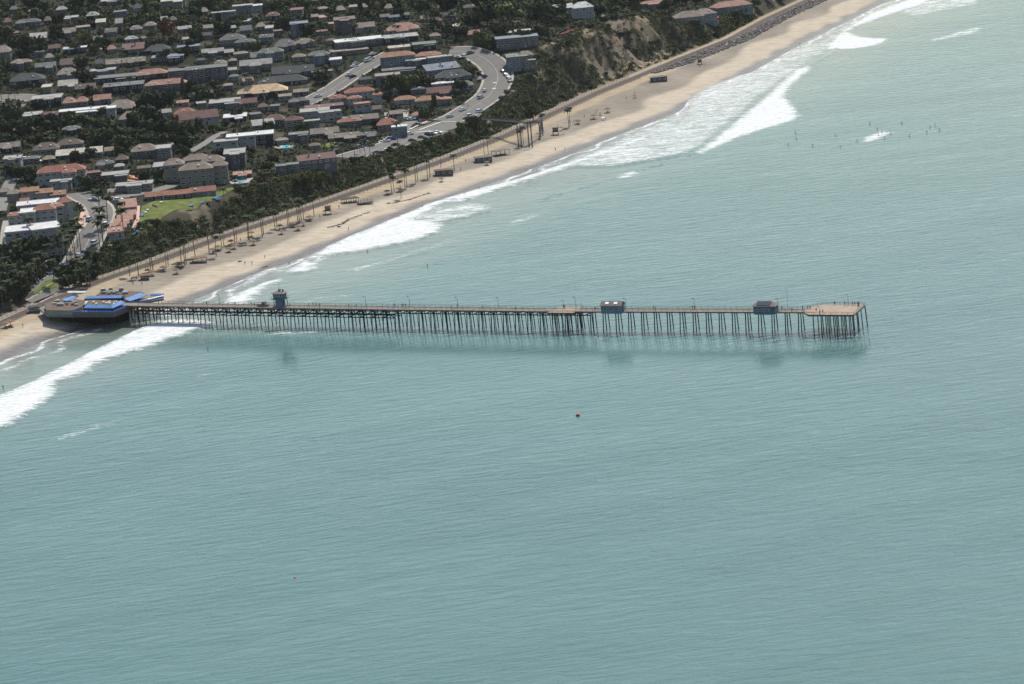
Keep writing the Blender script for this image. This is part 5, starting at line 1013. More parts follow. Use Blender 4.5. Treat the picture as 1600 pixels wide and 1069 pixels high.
def reg_bluff(rs, n):
    s = rs.uniform(-40, 930, n); hc = np.interp(s, CS, CH); rt = np.interp(s, RS, RT); w = 1.15 * (hc - 4) + 4; t = rt + 8.5 + rs.uniform(0, 1, n) * w; d = vn(s, t, .10, 4) * 1.4 + 1.1 * vn(s, t, .41, 6) - .55 + 1.35 * np.exp(-((s - 680) / 75) ** 2)
    return s, t, rs.rand(n) > sm(d) * .86
def reg_town(rs, n):
    s = rs.uniform(-170, 950, n); hc = np.interp(s, CS, CH); rt = np.interp(s, RS, RT); t = rt + 12 + 1.15 * (hc - 4) + rs.uniform(0, 1, n) * 620
    return s, t, rs.rand(n) > sm(vn(s, t, .11, 9) * 2 - 1.0) * .8
def reg_park(rs, n): s = rs.uniform(-160, 40, n); t = np.interp(s, RS, RT) + rs.uniform(9, 90, n); return s, t, vn(s, t, .08, 2) > -.3
def reg_wood(rs, n):      # the dark wood along the top of the slope and the dark grove in the gully
    C__ = [(HIT(60, 30), 60), (HIT(230, 40), 55), (HIT(300, 30), 45), (HIT(440, 20), 60), (HIT(560, 8), 50), (HIT(680, 14), 60), (HIT(760, 10), 55), (HIT(850, 12), 45), (HIT(960, 4), 35), (HIT(60, 210), 40), (HIT(160, 215), 45), (HIT(240, 200), 38), (HIT(20, 110), 18), (HIT(30, 440), 26), (HIT(350, 40), 30), (HIT(500, 36), 35)]
    i = rs.randint(0, len(C__), n); c = np.array([[v[0].x, v[0].y, v[1]] for v in C__])[i]; X = c[:, 0] + rs.normal(size=n) * c[:, 2] * .55; Y = c[:, 1] + rs.normal(size=n) * c[:, 2] * .8; q = np.stack([X, Y], -1) - OO; s, t = q @ Sv, q @ Tv
    return s, t, (t - np.interp(s, RS, RT)) > 14 + 1.15 * (np.interp(s, CS, CH) - 4)
cover('bluff_scrub', 'dark green coastal scrub covering the bluff above the railway', 6400, reg_bluff, 'leaf_green', .42, 22, 1)
cover('bluff_scrub', 'olive brown scrub scattered over the bluff faces', 2600, reg_bluff, 'leaf_olive', .36, 16, 4)
cover('bluff_scrub', 'darkest thickets in the folds of the bluff', 1900, reg_bluff, 'leaf_dark', .5, 26, 14, 1.4, 2.6)
cover('garden_shrubbery', 'dark garden shrubbery filling the gaps between the houses', 9000, reg_town, 'leaf_dark', .75, 11, 2, 1.1, 2.3, 1.0)
cover('garden_shrubbery', 'green garden planting between the houses', 5200, reg_town, 'leaf_green', .62, 11, 6, .8, 1.9, .9)
cover('garden_shrubbery', 'olive garden planting between the houses', 1800, reg_town, 'leaf_olive', .6, 11, 8, .8, 1.7, .9)
cover('distant_wood', 'dark wood of garden trees merging into one mass on the upper slope', 1500, reg_wood, 'leaf_dark', 1.15, 46, 12, 2.6, 4.6, 1.35, 'trees')
cover('distant_wood', 'mid green crowns mixed into the dark wood on the upper slope', 520, reg_wood, 'leaf_green', 1.0, 46, 13, 2.4, 3.8, 1.3, 'trees')
cover('park_shrubbery', 'low dark shrubs in the park behind the restaurant', 700, reg_park, 'leaf_dark', .6, 12, 3)
# labels: kind + where it stands among the houses
WH = HOUSES + [(860, 130, 'bare bluff'), (700, 240, 'footbridge'), (430, 320, 'railway trail'), (300, 340, 'lawn'), (1000, 60, 'eroded cliff'), (60, 430, 'palm-lined road')]
def shortl(l): return ' '.join(l.split(',')[0].split()[:9])
STOP = {'a', 'the', 'with', 'of', 'and', 'in', 'by', 'above', 'below', 'to', 'on', 'its', 'over', 'right', 'left', 'beside', 'behind', 'next', 'under', 'one', 'among', 'near', 'at', 'from', 'just'}
def cut(l, n):
    w = l.split()[:n]
    while w and w[-1] in STOP: w.pop()
    return ' '.join(w)
grp = {}
for o, x, y, k in REG:
    h = min(WH, key=lambda h: (h[0] - x) ** 2 + 2.5 * (h[1] - y) ** 2); dx, dy = x - h[0], y - h[1]
    pr = ('right of' if dx > 0 else 'left of') if abs(dx) > abs(dy) * 1.3 else ('below' if dy > 0 else 'behind'); grp.setdefault((k, pr, h[2]), []).append((x, y, o))
for (k, pr, h), L in grp.items():
    L.sort(key=lambda v: v[0])
    for i, (x, y, o) in enumerate(L):
        sh = shortl(h); kw = len(k.split()) + len(pr.split()); base = f'{k} {pr} the {cut(sh, 15 - kw)}'
        if len(L) > 1: base = f'{ordw(i + 1)} {k} from left {pr} the {cut(sh, 12 - kw)}'
        tag(o, base, None, 'trees of the town and bluff' if 'tree' in k or 'ever' in k else 'bushes of the town and bluff')
# palms
PB = [(203, 431, 1), (217, 433, 1), (216, 430, .9), (236, 424, 1), (239, 422, 1.05), (260, 418, 1), (263, 416, .9), (283, 408, 1.1), (289, 415, 1), (291, 413, .95), (305, 401, 1), (327, 395, 1.1), (338, 401, .95), (347, 388, .9), (350, 386, .8), (367, 379, 1.05), (370, 378, .9), (388, 375, 1), (390, 378, 1.1), (410, 371, 1.2), (412, 367, 1.1), (430, 360, .9), (433, 356, .8), (450, 355, 1), (452, 352, .9), (466, 350, 1.05), (468, 347, 1), (471, 345, 1), (475, 344, .9), (491, 339, .95), (612, 301, .85), (616, 300, .85), (627, 310, .8), (633, 295, .9), (636, 293, 1), (650, 286, 1), (653, 284, .9), (668, 279, .95), (672, 277, 1.05), (689, 262, .8), (813, 229, .9), (818, 226, .8), (757, 244, .8), (763, 241, .8), (889, 199, .95), (891, 197, .85), (849, 206, .9), (710, 266, .9)]
for i, (x, y, s) in enumerate(sorted(PB)): place(PALMS[i % 3], HIT(x, y), rs.uniform(0, 6.28), s, f'{ordw(i + 1)} tall palm from the pier along the beach side of the railway', 'palm', 'palms along the beach').name = 'palm_tree'
PR_ = [(158, 356, 1.5), (161, 376, 1.5), (162, 388, 1.4), (169, 352, 1.3), (157, 394, 1.1), (170, 382, .9), (191, 356, 1.1), (194, 372, 1.2), (122, 386, 1.2), (127, 398, 1.2), (113, 388, 1.2), (104, 396, 1.3), (98, 404, 1.3), (96, 416, 1.2), (106, 420, 1.2), (112, 412, 1.1), (88, 420, 1.2), (78, 424, 1.1), (72, 432, 1.1), (66, 438, 1.1), (60, 444, 1), (50, 385, 1.2), (60, 388, 1.1), (52, 450, 1.0), (44, 456, 1.1), (36, 462, 1.0), (26, 470, 1.1), (16, 478, 1.1), (124, 458, 1.1), (136, 452, 1.2), (141, 448, 1.2), (3, 462, 1.2), (6, 486, 1.1), (118, 406, 1.2), (85, 444, 1.0), (12, 446, 1.1), (22, 452, 1.1)]
for i, (x, y, s) in enumerate(sorted(PR_)): place(PALMS[i % 3], HIT(x, y), rs.uniform(0, 6.28), s, f'{ordw(i + 1)} palm from the left around the palm-lined hillside road', 'palm', 'palms around the hillside road').name = 'palm_tree'
PT = [(536, 254, .9), (571, 247, .9), (579, 245, .85), (563, 240, .7), (622, 230, 1.1), (3, 158, 1.1), (14, 160, 1.1), (24, 156, .9), (702, 50, 1), (706, 49, 1), (711, 48, 1), (696, 52, .8), (705, 70, .6), (709, 72, .6), (494, 68, 1.0), (502, 66, 1.0), (512, 62, .9), (597, 64, .9), (624, 62, .8), (617, 58, .7), (533, 214, .8), (344, 158, 1.0), (386, 148, 1.1), (392, 150, 1.1), (404, 282, .8), (558, 64, 1.0), (551, 60, .9), (205, 150, 1.1), (192, 112, 1.2), (134, 270, 1.0), (600, 52, .7), (660, 48, .8), (667, 48, .8), (404, 274, .7), (420, 300, .8), (432, 304, .8), (352, 330, .9), (413, 316, 1)]
for i, (x, y, s) in enumerate(sorted(PT)): place(PALMS[(i + 1) % 3], HIT(x, y), rs.uniform(0, 6.28), s, f'{ordw(i + 1)} palm from the left among the scattered palms of the town', 'palm', 'scattered palms of the town').name = 'palm_tree'
for x, y, s, l in [(555, 254, 1.1, 'bushy date palm by the kerb of the terrace road'), (667, 44, 1.0, 'yellowish date palm in front of the red-orange house'), (456, 240, .8, 'short bushy palm by the terrace pool')]: place(PALMS[3], HIT(x, y), 1, s, l, 'palm').name = 'palm_tree'

# ---------------------------------------------------------------- boulders along the railway
def rocks():
    rs = random.Random(9); g = MB()
    for i in range(2600):
        s = rs.uniform(655, 1120); rt = float(np.interp(s, RS, RT)); k = rs.random(); t = rt - 5.5 - 11 * k * min(1, (s - 640) / 60); X, Y = xy(s, t); z = max(ZG(X, Y), 3.9 * (1 - k) + .6 * k) - .2; a = rs.uniform(.5, 1.25); b, c = a * rs.uniform(.6, 1), a * rs.uniform(.5, .9); rz = rs.uniform(0, 3)
        V = [];
        for dx, dy, dz in ((-1, -1, -1), (1, -1, -1), (1, 1, -1), (-1, 1, -1), (-.7, -.8, 1), (.8, -.6, .9), (.6, .8, 1.1), (-.8, .7, .8)):
            dx, dy, dz = dx * a + rs.uniform(-.2, .2), dy * b + rs.uniform(-.2, .2), dz * c + rs.uniform(-.15, .15); V.append((X + dx * math.cos(rz) - dy * math.sin(rz), Y + dx * math.sin(rz) + dy * math.cos(rz), z + dz))
        g.add(V, [(0, 3, 2, 1), (4, 5, 6, 7), (0, 1, 5, 4), (1, 2, 6, 5), (2, 3, 7, 6), (3, 0, 4, 7)])
    tag(link('boulders', g.mesh('boulders', 'rock')), 'rough grey boulders piled along the railway above the sand', 'rocks', kind='stuff')
rocks()
# ---------------------------------------------------------------- cars
def car_t(kind):
    r = thing('parked_car', 'x', 'car'); L, Wd = (4.6, 1.8) if kind == 'sedan' else (4.8, 1.95); hb = .95 if kind != 'suv' else 1.05; ht = 1.42 if kind == 'sedan' else 1.75
    def sec(x, w, z0, z1): return [(x, -w, z0), (x, w, z0), (x, w, z1), (x, -w, z1)]
    S_ = [sec(-L / 2, Wd * .42, .4, .75), sec(-L / 2 + .15, Wd / 2, .3, hb), sec(-L * .2, Wd / 2, .28, hb), sec(L * .2, Wd / 2, .28, hb), sec(L / 2 - .2, Wd / 2 * .96, .3, hb * .85), sec(L / 2, Wd * .40, .4, .65)]
    V = [v for s in S_ for v in s]; F = [(0, 1, 2, 3), (20, 23, 22, 21)] + [(i * 4 + j, i * 4 + 4 + j, i * 4 + 4 + (j + 1) % 4, i * 4 + (j + 1) % 4) for i in range(5) for j in range(4)]
    g = MB().add(V, F); x0, x1, x2, x3 = (-L * .40, -L * .28, L * .06, L * .24) if kind == 'sedan' else (-L * .46, -L * .42, L * .08, L * .22)
    if kind == 'pickup': x0, x1, x2, x3 = -.3, -.1, .9, 1.4
    g.add([(x1, -Wd * .40, ht), (x2, -Wd * .40, ht), (x2, Wd * .40, ht), (x1, Wd * .40, ht), (x1, -Wd * .40, ht - .06), (x2, -Wd * .40, ht - .06), (x2, Wd * .40, ht - .06), (x1, Wd * .40, ht - .06)], [(0, 1, 2, 3), (0, 4, 5, 1), (1, 5, 6, 2), (2, 6, 7, 3), (3, 7, 4, 0)])
    bd = part('body', g, 'car_white', r); bd.material_slots[0].link = 'OBJECT'; bd.material_slots[0].material = MATS['car_white']
    part('windows', MB().add([(x0, -Wd * .47, hb - .02), (x3, -Wd * .47, hb - .02), (x3, Wd * .47, hb - .02), (x0, Wd * .47, hb - .02), (x1, -Wd * .39, ht - .03), (x2, -Wd * .39, ht - .03), (x2, Wd * .39, ht - .03), (x1, Wd * .39, ht - .03)], [(0, 1, 5, 4), (1, 2, 6, 5), (2, 3, 7, 6), (3, 0, 4, 7)]), 'window_glass', r)
    for x in (-L * .3, L * .31):
        for y in (-1, 1):
            w = part('wheel', MB().tube([(x, y * Wd * .5, .33), (x, y * (Wd * .5 - .22), .33)], .33, 10), 'tyre', r); part('rim', MB().tube([(x, y * (Wd * .5 + .01), .33), (x, y * (Wd * .5 - .05), .33)], .18, 8), 'rim', w)
    for y in (-.6, .6): part('headlight', MB().box(L / 2 - .12, L / 2 + .01, y - .15, y + .15, .55, .7), 'headlight', r)
    return r
CT = {k: car_t(k) for k in ('sedan', 'suv', 'pickup')}
for v_ in CT.values(): v_.scale = (1.2, 1.2, 1.2); CU = set()
CN = {'w': ('white', 'car_white'), 'b': ('black', 'car_black'), 's': ('silver', 'car_silver'), 'g': ('grey', 'car_grey'), 'r': ('red', 'car_red'), 'u': ('dark blue', 'car_blue'), 'm': ('maroon', 'car_maroon')}
KN = {'c': 'sedan', 'v': 'suv', 'p': 'pickup'}; KW = {'c': 'car', 'v': 'sport utility car', 'p': 'pickup truck'}
def car(x, y, col, k, rz, label, group, loc=None):
    t = CT[KN[k]]; p = loc or (HIT(x, y) + Vector((0, 0, .18)))
    if k not in CU: CU.add(k); o = t; o.location = p; o.rotation_euler = (0, 0, R(rz))
    else: o = clone(t, p, R(rz))
    for ch in o.children:
        if ch.name.startswith('body'): ch.material_slots[0].link = 'OBJECT'; ch.material_slots[0].material = MATS[CN[col][1]]
    tag(o, label, 'pickup truck' if k == 'p' else 'car', group); o.name = 'parked_car'; return o
def cars(rows):
    for desc, group, L in rows:
        for i, (x, y, col, k, rz) in enumerate(L): car(x, y, col, k, rz, f'{CN[col][0]} {KW[k] if k != "v" else "tall car"}, {ordw(i + 1)} from {desc}', group)
cars([('far end, left kerb of the curved road', 'cars along the curved road', [(704, 88, 'r', 'c', 110), (717, 91, 'w', 'c', 120), (724, 90, 'w', 'v', 120), (742, 108, 'r', 'c', 70), (749, 115, 'b', 'c', 70), (751, 125, 'w', 'c', 65), (757, 122, 'b', 'v', 65), (758, 143, 'w', 'c', 70), (751, 154, 's', 'v', 62), (723, 173, 'w', 'c', 50), (703, 184, 's', 'c', 45)]),
      ('far end, right kerb of the curved road', 'cars along the curved road', [(735, 84, 'g', 'c', 20), (786, 113, 'b', 'c', -70), (790, 118, 's', 'c', -70), (794, 122, 'w', 'c', -75), (797, 128, 's', 'v', -80), (793, 145, 'm', 'v', 60), (785, 154, 'b', 'c', 50), (750, 176, 'w', 'v', 35), (735, 183, 'w', 'v', 30), (730, 187, 'b', 'c', 30)]),
      ('right end, inner kerb of the terrace road', 'cars on the terrace road', [(640, 211, 'w', 'c', 30), (630, 213, 'w', 'c', 30), (613, 219, 'u', 'v', 30), (603, 222, 'w', 'c', 25), (578, 229, 'g', 'v', 25), (562, 232, 'g', 'v', 25), (574, 226, 'b', 'p', 20), (528, 238, 'b', 'c', 20)]),
      ('right end, outer kerb of the terrace road', 'cars on the terrace road', [(684, 209, 'w', 'c', -20), (676, 211, 'w', 'v', -20), (671, 212, 'b', 'v', -20), (660, 216, 'g', 'c', -15), (645, 221, 'm', 'c', -10), (618, 228, 'b', 'c', 15), (605, 237, 'w', 'c', 30), (589, 240, 'g', 'c', 20)]),
      ('left end, short row by the parking lane', 'cars by the parking lane', [(638, 187, 's', 'c', 5), (643, 188, 'w', 'c', 5), (651, 187, 'u', 'v', 5), (662, 190, 'r', 'c', 30)]),
      ('near end of the upper street', 'cars on the upper street', [(497, 152, 'w', 'c', 30), (546, 118, 'w', 'c', 40), (551, 121, 'b', 'c', 40), (554, 105, 'w', 'c', 40), (557, 101, 's', 'c', 40), (575, 96, 'w', 'v', 40), (579, 93, 's', 'c', 40), (583, 86, 'w', 'c', 40)]),
      ('upper end of the hillside road', 'cars along the hillside road', [(140, 345, 's', 'v', 75), (146, 314, 's', 'p', -15), (150, 315, 'g', 'c', -15), (171, 312, 'm', 'c', 0), (185, 314, 'w', 'c', 5), (166, 353, 'w', 'v', 80), (148, 382, 'w', 'v', 65), (133, 396, 'b', 'c', 60), (124, 401, 'w', 'c', 60)]),
      ('upper end of the row under the park palms', 'cars parked under the palms', [(101, 416, 'w', 'c', 50), (97, 419, 'g', 'c', 50), (93, 421, 'b', 'v', 50), (89, 423, 'w', 'c', 50), (84, 426, 'u', 'c', 45), (80, 428, 'w', 'c', 45), (75, 413, 'w', 'c', 45), (62, 418, 's', 'c', 45), (64, 434, 'g', 'c', 40), (52, 440, 'w', 'c', 40), (37, 454, 'w', 'c', 40), (42, 430, 'g', 'v', 40)]),
      ('left end of the western street', 'cars on the western street', [(12, 168, 'w', 'c', 5), (22, 168, 'g', 'c', 5), (128, 142, 'b', 'c', 0), (142, 141, 'w', 'c', 0)]),
      ('left end of the driveway row', 'cars in the driveway', [(40, 250, 'w', 'c', -20), (50, 252, 'b', 'c', -20), (58, 254, 'w', 'v', -20)])])
a_ = apx(405); car(0, 0, 'm', 'p', -26, 'dark red pickup truck parked on the pier beside the lifeguard tower', None, pp(a_, 3.6, DZ))

# ---------------------------------------------------------------- sunshades, tables, people, surfers
ps = thing('thatched_sunshade', 'x', 'sunshade'); part('post', MB().tube([(0, 0, -.4), (0, 0, 2.7)], .11, 6), 'trunk_brown', ps); part('canopy', MB().lathe([(0, 3.0), (1.2, 2.65), (2.1, 2.2), (2.05, 2.08), (0, 2.5)], 12), 'thatch', ps); part('bench', MB().lathe([(0, .5), (1.0, .5), (1.0, .4), (0, .4)], 8), 'wood_tan', ps)
UMB = [(238, 431, 1), (232, 428, .9), (276, 428, .9), (230, 437, .9), (256, 424, 1), (281, 419, .8), (278, 416, .8), (285, 417, .9), (333, 396, 1), (341, 392, 1), (362, 383, 1), (366, 389, .9), (358, 394, .9), (393, 370, 1), (396, 383, 1), (437, 359, 1), (458, 355, .9), (466, 360, 1), (484, 345, 1), (624, 300, .9), (605, 304, .9), (690, 284, .8), (761, 258, .8), (903, 194, 1), (928, 186, 1.05), (950, 176, 1.1), (938, 180, .6), (992, 153, .7), (440, 366, .8), (474, 353, .8), (303, 410, .8), (9, 512, 1), (17, 510, 1.1)]
for i, (x, y, s) in enumerate(sorted(UMB)): o = ps if i == 0 else clone(ps); o.location = HIT(x, y); o.rotation_euler.z = i; o.scale = (s, s, s); tag(o, f'{ordw(i + 1)} thatched sunshade from the left along the sand', 'sunshade', 'thatched sunshades on the beach'); o.name = 'thatched_sunshade'
def umb(p, m, label, group, s=1.0):
    r = thing('parasol', label, 'parasol', p, 0, group); r.scale = (s, s, s); part('pole', MB().tube([(0, 0, 0), (0, 0, 2.4)], .05, 5), 'lamp_metal', r); part('canopy', MB().lathe([(0, 2.6), (.9, 2.3), (1.5, 1.95), (1.45, 1.9), (0, 2.45)], 8), m, r)
for i, (x, y) in enumerate([(878, 56), (881, 55), (885, 54), (888, 52), (892, 51), (895, 50)]): umb(HIT(x, y), 'pad_red', f'{ordw(i + 1)} red parasol from the left on the cliff-edge terrace', 'red parasols on the cliff terrace', .7)
umb(HIT(323, 192), 'table_white', 'white parasol on the patio of the red-brown tiled house', None, 1.3); umb(HIT(877, 204), 'thatch', 'dark parasol beside the lifeguard hut right of the footbridge', None, .9)
umb(HIT(1118, 36), 'pad_red', 'large red parasol in front of the tan-roofed beach house', None, 2.0); umb(HIT(943, 188), 'cloth_white', 'pale parasol on the sand with people under it', None, .8); umb(HIT(327, 320), 'thatch', 'brown parasol on the far end of the lawn', None, 1.1)
for i, (x, y) in enumerate([(208, 368), (212, 364), (222, 338), (299, 323), (316, 318), (338, 311), (341, 313)]):
    r = thing('lounge_chair', f'{ordw(i + 1)} blue lounge chair from the left edge of the lawn', 'lounge chair', HIT(x, y) + Vector((0, 0, .2)), R(20), 'blue lounge chairs on the lawn'); part('frame', MB().tube([(-.9, -.3, 0), (-.9, -.3, .4)], .05, 4).tube([(.9, -.3, 0), (.9, -.3, .4)], .05, 4).tube([(-.9, .3, 0), (-.9, .3, .4)], .05, 4).tube([(.9, .3, 0), (.9, .3, .4)], .05, 4), 'lamp_metal', r)
    part('cushion', MB().add([(-1.4, -.8, .4), (.5, -.8, .4), (1.5, -.8, 1.1), (-1.4, .8, .4), (.5, .8, .4), (1.5, .8, 1.1), (-1.4, -.8, .55), (.5, -.8, .55), (1.4, -.8, 1.25), (-1.4, .8, .55), (.5, .8, .55), (1.4, .8, 1.25)], [(0, 3, 4, 1), (1, 4, 5, 2), (6, 7, 10, 9), (7, 8, 11, 10), (0, 1, 7, 6), (1, 2, 8, 7), (3, 9, 10, 4), (4, 10, 11, 5), (0, 6, 9, 3), (2, 5, 11, 8)]), 'towel_blue', r)
for i, (x, y) in enumerate([(171, 386), (174, 386), (221, 360), (231, 330), (228, 334), (252, 318)]):
    r = thing('lawn_table', f'{ordw(i + 1)} small pale table from the left on the lawn by the cottages', 'table', HIT(x, y) + Vector((0, 0, .2)), 0, 'pale tables on the lawn'); part('tabletop', MB().lathe([(0, .8), (.8, .8), (.8, .7), (0, .7)], 10), 'table_white', r); part('leg', MB().tube([(0, 0, 0), (0, 0, .7)], .08, 5), 'lamp_metal', r)
def skinmesh(name, V, E_, Rr):
    me = bpy.data.meshes.new(name); me.from_pydata(V, E_, []); o = bpy.data.objects.new(name, me); COL.objects.link(o); sk_ = o.modifiers.new('s', 'SKIN'); me.skin_vertices.new() if not me.skin_vertices else None
    for i, r_ in enumerate(Rr): me.skin_vertices[0].data[i].radius = (r_, r_)
    me.skin_vertices[0].data[0].use_root = True; sb = o.modifiers.new('b', 'SUBSURF'); sb.levels = 1; sb.render_levels = 1
    dg = bpy.context.evaluated_depsgraph_get(); out = bpy.data.meshes.new_from_object(o.evaluated_get(dg)); out.name = name; bpy.data.objects.remove(o); return out
def person_mesh(st=.18, arm=.12, sit=False):
    V = [(0, 0, .93), (0, 0, 1.12), (0, 0, 1.36), (0, 0, 1.5), (0, .02, 1.62), (0, .03, 1.72)]; Rr = [.14, .13, .15, .06, .10, .08]; E_ = [(0, 1), (1, 2), (2, 3), (3, 4), (4, 5)]
    for s in (-1, 1):
        o = len(V); V += [(s * .10, 0, .86), (s * .11, s * st * .5 + .02, .48), (s * .11, s * st, .08), (s * .11, s * st + .14, .04)]; Rr += [.095, .062, .042, .04]; E_ += [(0, o), (o, o + 1), (o + 1, o + 2), (o + 2, o + 3)]
        o = len(V); V += [(s * .19, 0, 1.42), (s * .24, -s * arm, 1.14), (s * .25, -s * arm + .1, .9), (s * .25, -s * arm + .12, .80)]; Rr += [.06, .045, .032, .03]; E_ += [(2, o), (o, o + 1), (o + 1, o + 2), (o + 2, o + 3)]
    if sit: V = [(x, y + (.35 if z < .7 else 0), .35 if z < .2 else z) for x, y, z in V]; V = [(x, y, z - .55) if z > .6 else (x, y, z - .2) for x, y, z in V]
    return skinmesh('person_body', V, E_, Rr)
BM = [person_mesh(.18), person_mesh(.05, .04), person_mesh(.26, .2)]
for m in BM: m.materials.append(MATS['skin'])
def clothes(m): 
    g = MB(); g.lathe([(.0, 1.46), (.19, 1.42), (.2, 1.2), (.18, .96), (.19, .9)], 10); return g.mesh('shirt', m)
def shorts(m): g = MB(); g.lathe([(.18, .98), (.2, .85), (.2, .72)], 10); return g.mesh('shorts', m)
SH = {m: clothes(m) for m in ('cloth_dark', 'cloth_red', 'cloth_blue', 'cloth_white', 'cloth_grey')}; SO = {m: shorts(m) for m in ('cloth_dark', 'cloth_blue', 'cloth_grey')}
hm = MB().lathe([(0, 1.84), (.08, 1.80), (.105, 1.72), (.10, 1.66)], 9, 0, .015).mesh('hair', 'hair')
CW = {'cloth_dark': 'black', 'cloth_red': 'red', 'cloth_blue': 'blue', 'cloth_white': 'white', 'cloth_grey': 'grey'}
def person(p, label, group, i, m='cloth_dark', rz=0, s=1.0):
    r = thing('person', label, 'person', p, rz, group); r.scale = (s, s, s); link('body', BM[i % 3], r)
    if m: link('shirt', SH[m], r); link('shorts', SO[['cloth_dark', 'cloth_blue', 'cloth_grey'][i % 3]], r)
    link('hair', hm, r); return r
rs = random.Random(31)
def people(desc, group, L, fn):
    for i, v in enumerate(L):
        m = v[2] if len(v) > 2 else rs.choice(('cloth_dark', 'cloth_dark', 'cloth_grey', 'cloth_red', 'cloth_blue', 'cloth_white')); person(fn(*v[:2]), f'person in {CW[m]}, {ordw(i + 1)} from left {desc}', group, i, m, rs.uniform(0, 6.28), rs.uniform(1.0, 1.12))
people('standing or walking on the pier', 'people on the pier', sorted([(318, 3), (360, 4.5, 'cloth_dark'), (386, 4), (396, 1.2), (448, 3.5), (474, 4.6), (481, 5), (487, 4.4), (496, 2), (540, 3), (553, 2.2, 'cloth_dark'), (608, 5.4, 'cloth_dark'), (620, 5.3, 'cloth_red'), (622, 5.2, 'cloth_red'), (626, 5, 'cloth_dark'), (703, 1.4), (707, 5.5, 'cloth_dark'), (750, 2.5), (804, 1.2), (873, 5.5, 'cloth_dark'), (876, 5, 'cloth_dark'), (928, 1.5), (1016, 4), (1023, 1.2), (1076, 5), (1079, 5.2, 'cloth_dark'), (1217, 4), (1236, 1.6, 'cloth_red'), (1248, 5.3, 'cloth_dark'), (1256, 5), (1260, 5.2)]), lambda x, c: pp(apx(x), c, DZ))
people('on the end platform of the pier', 'people on the end platform', [(1, 1.0), (4, -3.2, 'cloth_dark'), (5.2, -3.0), (5, 14, 'cloth_dark'), (9.5, 13.6, 'cloth_dark'), (13, 13.4, 'cloth_red'), (14, 13.6, 'cloth_red'), (15.5, 13), (16.4, 12), (17, 9)], lambda a, c: Vector((*(E0 + u3 * a + c3 * c), DZ + .03)))
people('on the beach between the pier and the footbridge', 'people on the beach', sorted([(208, 446, 'cloth_dark'), (222, 446), (323, 413), (383, 414, 'cloth_dark'), (394, 414), (414, 404), (545, 360, 'cloth_dark'), (530, 326), (376, 377, 'cloth_dark'), (728, 254, 'cloth_red'), (720, 266), (749, 297), (36, 511, 'cloth_dark'), (2, 518), (505, 333, 'cloth_white'), (206, 440), (214, 438), (500, 341), (660, 325)]), HIT)
people('on the beach to the right of the footbridge', 'people on the beach', sorted([(868, 236), (883, 235), (897, 193), (901, 192, 'cloth_white'), (913, 184, 'cloth_dark'), (933, 175), (931, 178), (946, 188, 'cloth_red'), (979, 155, 'cloth_dark'), (992, 148, 'cloth_dark'), (872, 199), (1076, 170), (1093, 106, 'cloth_dark'), (1250, 71, 'cloth_dark'), (1037, 236), (923, 190), (905, 193), (890, 192)]), HIT)
people('beside the curved road', 'people by the road', [(731, 168, 'cloth_dark'), (780, 165, 'cloth_red'), (765, 175, 'cloth_red'), (758, 178), (720, 200)], HIT)
sb = MB().add([(0, -1.35, .1), (.27, -.6, .02), (.3, .3, .0), (.2, 1.0, .0), (0, 1.2, .02), (-.2, 1.0, 0), (-.3, .3, 0), (-.27, -.6, .02), (0, -1.35, .16), (.27, -.6, .10), (.3, .3, .08), (.2, 1.0, .08), (0, 1.2, .1), (-.2, 1.0, .08), (-.3, .3, .08), (-.27, -.6, .1)], [tuple(range(8))[::-1], tuple(range(8, 16))] + [(i, (i + 1) % 8, 8 + (i + 1) % 8, 8 + i) for i in range(8)]).mesh('surfboard', 'board_white')
SM = person_mesh(.05, .1, True); SM.materials.append(MATS['wetsuit'])
SF = sorted([(1232, 227), (1270, 228), (1306, 212), (1313, 231), (1339, 221), (1359, 194), (1371, 203), (1373, 212), (1382, 217), (1409, 193), (1421, 213), (1448, 207), (1453, 199), (1461, 196), (1468, 204), (1243, 208), (1244, 217), (325, 547), (571, 378), (583, 375), (452, 412), (574, 394), (668, 417), (5, 606), (1378, 208), (1392, 209)])
for i, (x, y) in enumerate(SF):
    p = PX(x, y, .05); big = x in (325, 5, 583, 571, 452)
    r = thing('surfer' if x > 1200 else 'person', f'dark surfer sitting on a board, {ordw(i + 1)} person in the water from the left' if x > 1200 else f'person standing in the sea, {ordw(i + 1)} person in the water from the left', 'person', p, i * 1.3, 'people in the water'); r.name = 'person'
    if x > 1200: link('body', SM, r, (0, 0, .12)); b_ = thing('surfboard', f'white surfboard under the {ordw(i + 1)} person in the water from the left', 'surfboard', (p.x, p.y, .10), i * 1.3, 'surfboards'); link('board', sb, b_)
    else: link('body', BM[i % 3], r, (0, 0, -.55)); link('wetsuit_top', SH['cloth_dark'], r, (0, 0, -.55)); link('hair', hm, r, (0, 0, -.55))
for x, y, l in [(903, 650, 'small red round buoy floating alone on the open water'), (461, 903, 'faint pinkish float low in the foreground water')]:
    s = 1.0 if x == 903 else .55; b = thing('buoy', l, 'buoy', PX(x, y, 0)); b.scale = (s, s, s if x == 903 else .35); part('float', MB().lathe([(0, -.5), (.55, -.3), (.75, .2), (.6, .7), (.3, .95), (0, 1.0)], 12), 'buoy', b, True); part('ring', MB().lathe([(.76, .12), (.86, .12), (.86, .28), (.74, .28)], 12), 'cloth_dark', b)
